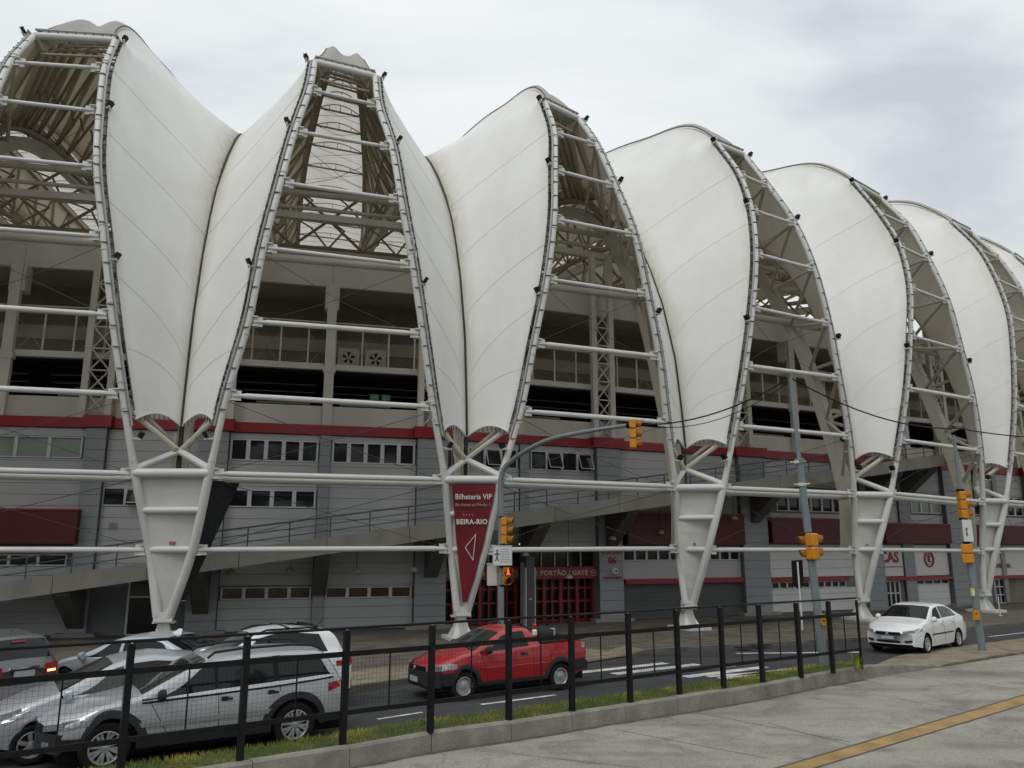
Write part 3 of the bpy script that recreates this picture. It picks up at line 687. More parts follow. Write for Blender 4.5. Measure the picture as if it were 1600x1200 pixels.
for sc in (28.9, 33.55, 42.35, 51.0, 59.4, 67.6, 75.3, 83.2):
    col = []
    for e_ in (-.48, .48):
        b = MB(); wbox(b, sc + e_ - .13, sc + e_ + .13, -.55, -.28, 8.22, 17.6); b.build('column', 'fascia', BLD)
    b = MB(); nseg = 7
    for k in range(nseg):
        z0 = 8.4 + k * .9; z1 = z0 + .86
        A, B = wpos(sc - .36, -.34), wpos(sc + .36, -.34)
        b.tube([(A[0], A[1], z0), (B[0], B[1], z1)], .035, 4); b.tube([(B[0], B[1], z0), (A[0], A[1], z1)], .035, 4); wbox(b, sc - .35, sc + .35, -.4, -.3, z1, z1 + .05)
    b.build('column_lattice', 'fascia', BLD)
b = MB(); wbox(b, 14, 100, -.75, -.45, 17.45, 17.75); b.build('head_beam', 'fascia', BLD)
# space frame lattices that carry the roof behind the upper concourse
for dd, zt, st, rad in ((-9.5, 24.0, 1.7, .085), (-19, 25.4, 2.3, .10)):
    for k in range(len(edges) - 1):
        s0, s1 = edges[k], edges[k + 1]
        if s0 < 16 or s1 > 90: continue
        n = max(2, int((s1 - s0) / st)); b = MB(); zs = np.arange(16.2, zt, st)
        P3_ = lambda s, z, o=0: (*wpos(s, dd - o), z)
        for i in range(n):
            a_, c_ = s0 + (s1 - s0) * i / n, s0 + (s1 - s0) * (i + 1) / n
            for j, z in enumerate(zs[:-1]):
                z2 = zs[j + 1]
                if (i + j) % 2: b.tube([P3_(a_, z), P3_(c_, z2)], rad, 5); b.tube([P3_(c_, z, .0), P3_((a_ + c_) / 2, z2, 1.3)], rad * .7, 5)
                else: b.tube([P3_(c_, z), P3_(a_, z2)], rad, 5); b.tube([P3_(a_, z, .0), P3_((a_ + c_) / 2, z2, 1.3)], rad * .7, 5)
                b.tube([P3_((a_ + c_) / 2, z2, 1.3), P3_(a_, z2)], rad * .6, 5)
        for z in zs[::2]: b.tube([P3_(s0, z), P3_(s1, z)], rad * 1.3, 6)
        b.build('space_frame', 'steel_brown', BLD, kind='stuff')
        b = MB(); b.tube([P3_(s0, 15.8), P3_(s0, 18.2)], .2, 8); b.build('roof_post', 'steel_shade', BLD, 40)
# exit signs glowing faintly inside the concourse
for s0 in (40.0, 40.55, 61.8, 62.3):
    b = MB(); wbox(b, s0, s0 + .4, -3.05, -3.0, 9.95, 10.2); b.build('exit_sign', 'exit_lit', BLD)

# ------------------------------------------------------------------ access ramp with railing
RT = [(10, -.35), (20, .98), (27.4, 2.01), (35.5, 3.21), (42.4, 4.22), (45.1, 4.67), (52.4, 5.62), (55.8, 6.31), (58.3, 6.49), (62.6, 7.01), (67.5, 7.86), (74, 8.7)]
RT = [(s, z) for s, z in RT]; rs_, rz_ = zip(*RT)
def rtop(s): return float(np.interp(s, rs_, [np.polyval(np.polyfit(rs_[1:], rz_[1:], 2), q) for q in rs_]))
p0 = wpos(40, 1.2); RAMP = thing('access_ramp', 'long bare concrete ramp climbing to the right across the stadium front', 'ramp', (p0[0], p0[1], 0))
ss = list(np.arange(17, 74.1, 3.0))
for k in range(len(ss) - 1):
    b = MB(); rows = []
    for s in (ss[k], ss[k + 1] - .02):
        o_, i_ = wpos(s, 2.5), wpos(s, 2.22); z = rtop(s); rows.append([(o_[0], o_[1], z - .62), (o_[0], o_[1], z), (i_[0], i_[1], z), (i_[0], i_[1], z - .62)])
    b.grid(rows, wrap=True); b.poly(rows[0]); b.poly(rows[-1][::-1]); b.build('edge_beam', 'concrete', RAMP)
b = MB(); rows = []
for s in ss:
    o_, i_ = wpos(s, 2.22), wpos(s, .3); z = rtop(s) - .1; rows.append([(o_[0], o_[1], z - .4), (o_[0], o_[1], z), (i_[0], i_[1], z), (i_[0], i_[1], z - .4)])
b.grid(rows, wrap=True); b.build('deck', 'concrete', RAMP)
for s0, s1 in PIERS + THIN:
    sc = (s0 + s1) / 2
    if sc < 24 or sc > 71: continue
    z = rtop(sc) - .5; h = min(1.7, z - .3)
    if h < .5: continue
    b = MB(); hw = .28; P = []
    for s in (sc - hw, sc + hw):
        a_, c_, e_ = wpos(s, .29), wpos(s, 2.25), wpos(s, .29); P.append([(a_[0], a_[1], z), (c_[0], c_[1], z - .05), (c_[0], c_[1], z - .25), (e_[0], e_[1], z - h)])
    b.grid([P[0], P[1]], wrap=True); b.poly(P[0]); b.poly(P[1][::-1]); b.build('corbel', 'bracket', RAMP)
for sc in ():
    b = MB(); wbox(b, sc - .5, sc + .5, .4, 1.6, -.1, rtop(sc) - .52); b.build('support', 'bracket', RAMP)
p0 = wpos(40, 1.9); RAIL = thing('ramp_railing', 'thin grey tube railing along the outer edge of the concrete ramp', 'railing', (p0[0], p0[1], rtop(40)))
for k in range(38):
    s = 19.5 + k * 1.43; c = wpos(s, 2.4); z = rtop(s); b = MB(); b.tube([(c[0], c[1], z - .02), (c[0], c[1], z + .74)], .028, 6); b.build('post', 'rail', RAIL)
for h, r_ in ((.76, .032), (.5, .02), (.24, .02)):
    b = MB(); b.tube([(*wpos(s, 2.4), rtop(s) + h) for s in np.arange(19.5, 72.6, 1.43)], r_, 6); b.build('rail', 'rail', RAIL)
# lamps hung under the ramp
for k, (u, v) in enumerate(((361, 896), (454, 893), (557, 893), (646, 892), (889, 903), (1032, 833), (957, 843), (821, 868), (1147, 811), (1203, 805))):
    s = {361: 34.6, 454: 36.9, 557: 39.5, 646: 41.4, 889: 49.0, 1032: 54.3, 957: 50.9, 821: 46.3, 1147: 58.0, 1203: 60.6}[u]; Yw = wpos(s, 1.0)[1]; q = atY(u, v, Yw)
    top_z = max(q[2] + .3, rtop(s) - .52)
    wh = ['over the left end of the warm lit windows', 'near the middle pier over the warm lit windows', 'right of the middle pier over the warm lit windows', 'beside the pier left of the red gate', 'over the red gate sign', 'before the deep red awning right of pier 06', 'on the face of pier 06', 'over the dark totem in the gate', 'behind the third white roof foot', 'at the long deep red awning'][k]
    L_ = thing('ramp_lamp', 'dome lamp under the ramp ' + wh, 'lamp', q, group='dome lamps under the ramp')
    b = MB(); b.lathe(q, (0, 0, 1), [(-.02, .17), (.04, .165), (.11, .12), (.16, .04)], 14); b.build('shade', 'steel_brown', L_, 40)
    b = MB(); b.lathe(q - np.array([0, 0, .05]), (0, 0, 1), [(0, .02), (.02, .06), (.06, .05)], 10); b.build('bulb', 'chrome', L_, 40)
    b = MB(); b.tube([q + np.array([0, 0, .15]), (q[0], q[1], top_z)], .012, 5); b.build('stem', 'black', L_)

# ------------------------------------------------------------------ roof: openings (k = 0..6) and the white leaves between them
PW = [1.21, 1.34, 1.64, 2.01, 2.49, 2.96, 3.49, 4.02, 4.46]; PR = [-2.81, -1.51, -.66, -.11, 0, -.08, -.32, -.71, -1.29]; PZ = [22.61, 20.54, 18.34, 15.96, 13.39, 10.78, 8.18, 5.63, 3.15]
POSE = {-1: (-25.8, 22.3, 10), 0: (-16.14, 24.36, 14.3), 1: (-6.07, 26.63, 18.22), 2: (3.48, 29.95, 27.87), 3: (12.46, 33.73, 30.67), 4: (21.39, 38.45, 33.15), 5: (29.5, 43.5, 36.5), 6: (36.95, 49.3, 41), 7: (43.9, 56, 45), -2: (-35.6, 21.0, 8), -3: (-45.5, 20.2, 5), -4: (-55.4, 20, 2.5)}
MEAS = {0: [[(-18.23, 26.73, 22.35), (-18.06, 25.43, 20.35), (-17.9, 24.59, 18.34), (-18.12, 23.97, 15.96), (-18.56, 23.74, 13.39), (-19.04, 23.71, 10.78), (-19.6, 23.81, 8.19), (-20.21, 24.05, 5.63), (-20.79, 24.5, 3.15)], [(-15.52, 27.42, 22.62), (-15.1, 26.19, 20.59), (-14.66, 25.42, 18.38), (-14.25, 24.95, 16.0), (-13.75, 24.97, 13.46), (-13.29, 25.17, 10.78), (-12.84, 25.53, 8.17), (-12.42, 26.04, 5.6), (-12.02, 26.74, 3.14)]],
 1: [[(-8.08, 28.93, 22.71), (-7.86, 27.63, 20.64), (-8.04, 26.68, 18.33), (-8.24, 26.03, 15.96), (-8.61, 25.79, 13.4), (-8.94, 25.77, 10.74), (-9.51, 25.84, 8.2), (-9.99, 26.08, 5.61), (-10.51, 26.52, 3.14)], [(-5.74, 29.7, 22.55), (-5.33, 28.47, 20.46), (-4.63, 27.8, 18.27), (-4.15, 27.37, 15.92), (-3.66, 27.42, 13.37), (-3.25, 27.65, 10.81), (-2.86, 28.02, 8.19), (-2.43, 28.58, 5.63), (-2.21, 29.26, 3.19)]],
 2: [[(1.5, 32.08, 22.79), (1.81, 30.78, 20.63), (1.76, 29.79, 18.37), (1.67, 29.11, 15.92), (1.35, 28.83, 13.33), (.84, 28.65, 10.74), (.33, 28.65, 8.15), (-.42, 28.69, 5.64), (-.99, 29.04, 3.14)], [(3.05, 32.91, 22.48), (3.69, 31.77, 20.58), (4.37, 31.17, 18.34), (5.07, 30.91, 16.03), (5.54, 31.04, 13.47), (6.0, 31.38, 10.89), (6.29, 31.8, 8.23), (6.68, 32.44, 5.68), (6.86, 33.19, 3.19)]],
 3: [[(10.13, 35.62, 22.72), (10.75, 34.47, 20.54), (10.93, 33.59, 18.35), (10.75, 32.84, 15.93), (10.34, 32.47, 13.34), (9.81, 32.26, 10.72), (9.21, 32.18, 8.15), (8.59, 32.26, 5.61), (7.91, 32.52, 3.14)], [(11.68, 36.54, 22.63), (12.42, 35.46, 20.4), (13.39, 35.05, 18.27), (14.02, 34.78, 15.93), (14.57, 34.98, 13.36), (14.96, 35.31, 10.87), (15.43, 35.87, 8.25), (15.7, 36.47, 5.67), (15.85, 37.24, 3.14)]],
 4: [[(18.81, 40.13, 22.82), (19.44, 38.99, 20.6), (20.0, 38.33, 18.45), (19.92, 37.62, 15.99), (19.43, 37.17, 13.38), (18.87, 36.9, 10.71), (18.2, 36.76, 8.2), (17.55, 36.79, 5.7), (16.73, 36.94, 3.14)], [(20.78, 41.41, 22.55), (21.68, 40.45, 20.5), (22.16, 39.75, 18.29), (22.77, 39.48, 15.85), (23.29, 39.7, 13.32), (23.91, 40.2, 10.78), (24.25, 40.7, 8.17), (24.44, 41.29, 5.58), (24.54, 42.05, 3.08)]]}
def vec2(a): return np.array([math.cos(a), math.sin(a), 0]), np.array([math.sin(a), -math.cos(a), 0])
def oframe(k): X, Y, a = POSE[k]; et, er = vec2(R(a)); return np.array([X, Y, 0.]), et, er
def node(k, s, j):
    if k in MEAS: return np.array(MEAS[k][0 if s < 0 else 1][j])
    c, et, er = oframe(k); return c + et * s * PW[j] + er * PR[j] + np.array([0, 0, PZ[j]])
def lframe(k):
    m = (node(k - 1, 1, 7) + node(k, -1, 7)) / 2; m[2] = 0
    a, c = np.array(POSE[k - 1][:2]), np.array(POSE[k][:2]); t = c - a; et, er = vec2(math.atan2(t[1], t[0])); return m, et, er
def foot(k): m, et, er = lframe(k); return m + et * -.06 + er * -1.15
def tube_line(k, s, n=5):      # from the top bar down to the foot
    lf = k + 1 if s > 0 else k
    P = [node(k, s, j) for j in range(9)]; m, et, er = lframe(lf); f = foot(lf) + er * .2
    P.append(f + et * (-.19 if s > 0 else .19) + np.array([0, 0, 1.0])); return catmull(P, n)
LINES = {}
def line(k, s):
    if (k, s) not in LINES: LINES[k, s] = tube_line(k, s)
    return LINES[k, s]
def at_z(L, z):
    zz = [p[2] for p in L][::-1]; return np.array([np.interp(z, zz, [p[i] for p in L][::-1]) for i in (0, 1)] + [z])
VZ = [7.0, 7.4, 9, 11.3, 14, 16, 17.3, 19, 20.5, 22, 22.61]; VR = [-.82, -.85, -1.0, -1.3, -2.1, -3.0, -3.75, -5.0, -6.4, -8.0, -8.8]
RP = list(range(14))        # roof profile: ridge in / up / out, valley r / z
RIN = [0, .55, 1.4, 2.5, 3.9, 6.2, 9, 13, 18, 24, 29, 34, 39, 44]; RUP = [0, .66, 1.5, 2.35, 2.95, 3.5, 4.2, 4.9, 5.6, 6.2, 6.6, 6.9, 7.1, 7.2]; ROUT = [0, -.22, -.36, -.42, -.38, -.25, 0, .3, .7, 1.05, 1.3, 1.5, 1.6, 1.7]
RVR = [-8.8, -9.3, -10.1, -11.2, -12.6, -14.4, -16.8, -20, -24, -28.5, -33, -37.5, -42, -46]; RVZ = [22.61, 22.95, 23.35, 23.8, 24.25, 24.7, 25.15, 25.6, 26.0, 26.4, 26.7, 26.9, 27, 27]
def smooth_table(A):
    return [float(q[1]) for q in catmull([(i, v) for i, v in enumerate(A)], 8)]
FINE = [i / 8 for i in range(13 * 8 + 1)]
RIN, RUP, ROUT, RVR, RVZ = (smooth_table(A) for A in (RIN, RUP, ROUT, RVR, RVZ))
INWARD = {-4: 3, -3: 5.5, -2: 8.5, -1: 10, 0: 11.5, 1: 14.2, 2: 20, 3: 24.6, 4: 30, 5: 35, 6: 39, 7: 43}
def ridge(k, s, p):
    c, et, er = oframe(k); et, er = vec2(R(INWARD[k])); i = lambda A: float(np.interp(p, FINE, A))
    return node(k, s, 0) - er * i(RIN) + et * s * i(ROUT) + np.array([0, 0, i(RUP)])
def valley_front(k, z): m, et, er = lframe(k); q = m + er * float(np.interp(z, VZ, VR)); return np.array([q[0], q[1], z])
def valley_roof(k, p): m, et, er = lframe(k); q = m + er * float(np.interp(p, FINE, RVR)); return np.array([q[0], q[1], float(np.interp(p, FINE, RVZ))])
def smooth_line(P, n=3): return catmull(P, n)
OFF = .27
def half_rows(k, s, nc=10):
    """fabric of leaf k, half s (-1 left, +1 right): rows of points from the frame edge to the valley"""
    ok, os = (k - 1, 1) if s < 0 else (k, -1); L = line(ok, os); m, et, er = lframe(k); rows = []; nr = 34
    for i in range(nr + 1):
        q = (i / nr); row = []
        for j in range(nc + 1):
            f = j / nc; zb = 7.36 + .33 * math.sin(math.pi * min(1, f * 1.02)) - .05 * f; z = zb + (22.61 - zb) * q
            E = at_z(L, z) + et * (-s * -OFF if False else (OFF if s < 0 else -OFF)); V = valley_front(k, z)
            sag = -.22 * math.sin(math.pi * f) * (.25 + .75 * math.sin(math.pi * min(1, .15 + q * .85)))
            pt = E * (1 - f) + V * f + er * sag; pt[2] = z; row.append(pt)
        rows.append(row)
    top = rows[-1]
    for i in range(1, 53):
        p = i / 4; row = []
        Rg = ridge(ok, os, p) + et * ((OFF if s < 0 else -OFF) * max(0, 1 - p)); V = valley_roof(k, p)
        for j in range(nc + 1):
            f = j / nc; pt = Rg * (1 - f) + V * f; pt = pt + np.array([0, 0, -.35 * math.sin(math.pi * f) * min(1, p / 3)]) + er * (-.1 * math.sin(math.pi * f) * max(0, 1 - p / 3)); row.append(pt)
        rows.append(row)
    A = np.array(rows)
    wgt = np.zeros(A.shape[:2])
    for i in range(24, 50):
        for j in range(1, nc + 1): wgt[i, j] = min(1, j / 3) * min(1, (i - 23) / 4, (50 - i) / 4)
    for _ in range(14):
        Bm = A.copy(); Bm[1:-1] = (A[:-2] + A[2:]) / 2; A = A + (Bm - A) * wgt[:, :, None] * .8
    return [list(r) for r in A]
def fabric(rows, name, m, parent, stain=True):
    b = MB(); b.grid(rows); o = b.build(name, m, parent, 60)
    if stain:
        n = len(rows[0]); at = o.data.attributes.new('stain', 'FLOAT', 'POINT'); vals = []
        for i, r in enumerate(rows):
            for j in range(n):
                f = j / (n - 1); vals.append(max(0, (f - .82) / .18) ** 1.5 * .95 + max(0, (.07 - f) / .07) * .45 + (.30 * max(0, f - .55) if i > 20 else 0))
        at.data.foreach_set('value', vals)
    return o
WHERE = {-3: 'out at the far left, seen only through the leftmost opening', -2: 'second beyond the left edge, glimpsed through the leftmost opening', -1: 'just beyond the left edge, glimpsed through the leftmost opening', 7: 'last of the row, cut off by the right edge', 0: 'cut off by the left edge of the photo', 1: 'with its foot behind the silver cars', 2: 'whose foot carries the red triangular banner', 3: 'whose foot stands just right of gate pier 06', 4: 'whose foot stands left of the white sedan', 5: 'whose foot stands right of the white sedan', 6: 'farthest away, half hidden at the right edge'}
def clamps(b, L, et, s, z0, z1, step=.42):
    acc = 0; last = L[0]
    for i in range(1, len(L)):
        seg = L[i] - L[i - 1]; ln = np.linalg.norm(seg)
        t = seg / ln; d = step - acc
        while d <= ln:
            p = L[i - 1] + t * d
            if z0 < p[2] < z1:
                o = et * s; q = p + o * .22
                b.obox(q, o * .085, t * .014, np.cross(o, t) * .03)
            d += step
        acc = ln - (d - step)
for k in range(-3, 8):
    m, et, er = lframe(k); f = foot(k)
    LEAF = thing('roof_leaf', 'white membrane roof leaf ' + WHERE[k], 'roof leaf', f, group='white petal leaves of the stadium roof')
    # membranes
    H = {s: half_rows(k, s) for s in (-1, 1)}
    for s in (-1, 1):
        fabric(H[s], 'membrane', 'membrane', LEAF)
        rows = H[s]
        # scalloped edge band, and ridge cable
        b = MB(); b.tube([np.array(p) + er * .02 for p in rows[0]], .03, 5); b.build('edge_hem', 'steel', LEAF, 40)
        b = MB(); b.tube([np.array(rows[i][0]) + np.array([0, 0, .03]) for i in range(36, 86)], .035, 5); b.build('ridge_cable', 'clamp', LEAF)
        # hangers under the hem
        b = MB()
        for j in range(1, 10):
            p = np.array(rows[0][j]); b.obox(p + np.array([0, 0, -.1]), et * .014, er * .014, (0, 0, .09))
        b.build('hem_hangers', 'clamp', LEAF)
        # welded seams running down towards the valley
        for zt in (20.6, 17.6, 14.9, 12.3, 9.9):
            P = []
            for j in range(0, 11):
                f_ = j / 10; z = zt - f_ * (2.6 if zt > 12 else 1.2); q = (z - 7.55) / (22.61 - 7.55) * 34
                i0 = int(np.clip(math.floor(q), 0, 33)); fr_ = q - i0; P.append(np.array(rows[i0][j]) * (1 - fr_) + np.array(rows[i0 + 1][j]) * fr_ + er * .006)
            b = MB(); b.tube(P, .008, 4); b.build('seam', 'seam', LEAF)
    # valley gutter and down pipe
    P = [valley_front(k, z) + er * .03 for z in np.linspace(7.2, 22.6, 30)] + [valley_roof(k, p) + np.array([0, 0, .04]) for p in np.linspace(.3, 9, 20)]
    b = MB(); b.tube(P, .04, 6); b.build('valley_gutter', 'drain', LEAF, 40)
    v = valley_front(k, 7.3); b = MB(); b.tube([v + er * -.1, v + er * -.12 + np.array([0, 0, -.6]), v + er * -.14 + np.array([0, 0, -1.75])], .085, 10); b.build('down_pipe', 'drain', LEAF, 40)
    b = MB(); b.lathe(v + et * -.16 + np.array([0, 0, -.95]), (0, 0, 1), [(-.75, .05), (-.1, .05), (0, .07), (.12, .13), (.2, .13), (.21, .05), (.7, .05)], 10); b.build('hopper', 'steel_brown', LEAF, 40)
    # frame tubes with cables and clamps
    for (ok, os, s) in ((k - 1, 1, 1), (k, -1, -1)):
        L = line(ok, os); b = MB(); b.tube(L, [.118 if p[2] > 6 else .15 for p in L], 12); b.build('frame_tube', 'steel', LEAF, 40)
        c_ = [p + et * s * .16 + er * .08 for p in L if p[2] > 6.9]; b = MB(); b.tube(c_, .038, 6); b.build('cable_conduit', 'cable_grey', LEAF, 40)
        c_ = [p + et * s * .275 - er * .02 for p in L if p[2] > 7.2]; b = MB(); b.tube(c_, .022, 5); b.build('edge_cable', 'clamp', LEAF)
        b = MB(); clamps(b, L, et, s, 7.1, 22.6); b.build('edge_clamps', 'clamp', LEAF, kind='stuff')
        b = MB(); clamps(b, [p - et * s * .2 + er * .12 for p in L], et, s, 7.1, 22.4, .72); b.build('ladder_pegs', 'clamp', LEAF, kind='stuff')
        for j in range(1, 8):   # sleeve joints
            p = node(ok, os, j); t = node(ok, os, j - 1) - node(ok, os, j + 1); t /= np.linalg.norm(t)
            for o_ in (-.45, .42):
                b = MB(); b.lathe(p + t * o_, t, [(-.025, .134), (.025, .134)], 12); b.build('sleeve', 'steel_shade', LEAF, 40)
    # triangular foot: plate, cross tubes, cast shoe, plinth
    A, B = line(k - 1, 1), line(k, -1); b = MB(); rows = []
    c4_ = [at_z(A, 5.55), at_z(B, 5.55), at_z(A, 1.05), at_z(B, 1.05)]
    for f_ in np.linspace(0, 1, 9): rows.append([c4_[0] * (1 - f_) + c4_[2] * f_ + er * -.10, c4_[1] * (1 - f_) + c4_[3] * f_ + er * -.10])
    b.grid(rows); b.grid([[p + er * -.08 for p in r[::-1]] for r in rows]); b.build('foot_plate', 'steel', LEAF)
    for z, r_ in ((5.62, .15), (4.42, .115), (3.15, .115)):
        a_, c_ = at_z(A, z), at_z(B, z); b = MB(); b.tube([a_ + er * .03, c_ + er * .03], r_, 10); b.build('foot_bar', 'steel', LEAF, 40)
    b = MB(); c0 = f + np.array([0, 0, .12])
    rows = []
    for z, hw, hd in ((.0, .36, .34), (.05, .36, .34), (.3, .24, .2), (.62, .17, .15), (.72, .18, .16)):
        rows.append([c0 + et * x * hw + er * y * hd + np.array([0, 0, z]) for x, y in ((-1, 1), (1, 1), (1, -1), (-1, -1))])
    b.grid(rows, wrap=True); b.poly(rows[-1]); b.build('foot_shoe', 'steel', LEAF)
    b = MB(); b.obox(f + er * .17 + np.array([0, 0, .98]), et * .29, er * .16, (0, 0, .16)); b.obox(f + np.array([0, 0, .80]), et * .34, er * .2, (0, 0, .03)); b.build('foot_pin', 'steel', LEAF)
    for x in (-.12, 0, .12):
        b = MB(); b.poly([f + et * x + er * .55 + np.array([0, 0, .1]), f + et * x + er * .1 + np.array([0, 0, .1]), f + et * x + er * .1 + np.array([0, 0, .72]), f + et * x + er * .2 + np.array([0, 0, .66])])
        b.build('shoe_rib', 'steel', LEAF)
    b = MB(); b.obox(f + er * .1 + np.array([0, 0, -.03]), et * .55, er * .75, (0, 0, .15)); b.build('plinth', 'white_panel', LEAF)
    # inner leg with V struts
    LG = [(-1.45, 5.2), (-1.6, 6.5), (-1.9, 8), (-2.7, 11), (-3.5, 13.6), (-4.5, 15.6), (-5.6, 17.6), (-7.2, 19.6), (-9.8, 21.6), (-13, 22.9), (-17, 23.6), (-24, 24.4), (-33, 25)]
    LP = [m + er * r_ + np.array([0, 0, z]) for r_, z in LG]; LP = [f * .45 + (m + er * -1.45) * .55 + er * -.25 + np.array([0, 0, 3.0])] + LP
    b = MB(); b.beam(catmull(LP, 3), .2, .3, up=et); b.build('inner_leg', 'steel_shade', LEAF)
    def on_leg(z): zz = [p[2] for p in LP]; return np.array([np.interp(z, zz, [p[i] for p in LP]) for i in (0, 1)] + [z])
    nd = m + er * -.95 + np.array([0, 0, 6.45])
    for (ok, os) in ((k - 1, 1), (k, -1)):
        b = MB(); b.tube([nd, at_z(line(ok, os), 5.75)], .12, 8); b.build('foot_strut', 'steel', LEAF, 40)
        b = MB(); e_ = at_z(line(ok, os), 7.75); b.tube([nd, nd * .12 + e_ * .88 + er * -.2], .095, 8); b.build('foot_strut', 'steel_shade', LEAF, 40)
        zl = [6.5, 9.4, 12.1, 14.7, 17.0, 19.2, 21.2]; zt = [8.18, 10.78, 13.39, 15.96, 18.34, 20.54]
        for q in range(6):
            e_ = at_z(line(ok, os), zt[q]) - er * .1; s = 1 if (ok == k - 1) else -1
            for zz in (zl[q], zl[q + 1]):
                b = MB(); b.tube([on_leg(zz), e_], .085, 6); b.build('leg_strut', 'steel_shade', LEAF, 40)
    # roof web between the ridge rafters and the valley girder
    VG = [valley_front(k, 19.6) + er * -.8] + [valley_roof(k, p) + np.array([0, 0, -.8]) for p in np.linspace(0, 12.9, 18)]
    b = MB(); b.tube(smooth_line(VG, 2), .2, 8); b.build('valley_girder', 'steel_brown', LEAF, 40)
    for (ok, os) in ((k - 1, 1), (k, -1)):
        prev = None
        for q in range(19):
            p = .4 + q * .66; a_ = ridge(ok, os, p) + np.array([0, 0, -.45]); v_ = valley_roof(k, min(12.8, p + .15)) + np.array([0, 0, -.8]) if p > .9 else valley_front(k, 20.4) + er * -.9
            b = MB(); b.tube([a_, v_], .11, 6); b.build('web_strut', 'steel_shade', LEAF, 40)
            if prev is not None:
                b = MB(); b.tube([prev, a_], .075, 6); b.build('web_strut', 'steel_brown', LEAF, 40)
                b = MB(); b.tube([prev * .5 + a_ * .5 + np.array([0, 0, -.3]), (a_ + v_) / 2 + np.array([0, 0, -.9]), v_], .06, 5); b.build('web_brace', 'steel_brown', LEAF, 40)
            prev = v_
OW = {-3: 'in the third roof opening beyond the left edge', -2: 'in the second roof opening beyond the left edge', -1: 'in the first roof opening beyond the left edge', 6: 'in the roof opening beyond the right edge', 0: 'in the leftmost roof opening, showing folded ribs', 1: 'in the upright roof opening left of the red banner', 2: 'in the roof opening right of the red banner', 3: 'in the roof opening behind the pole with the overhead cable', 4: 'in the narrow roof opening above the white sedan', 5: 'in the last sliver of roof opening at the right edge'}
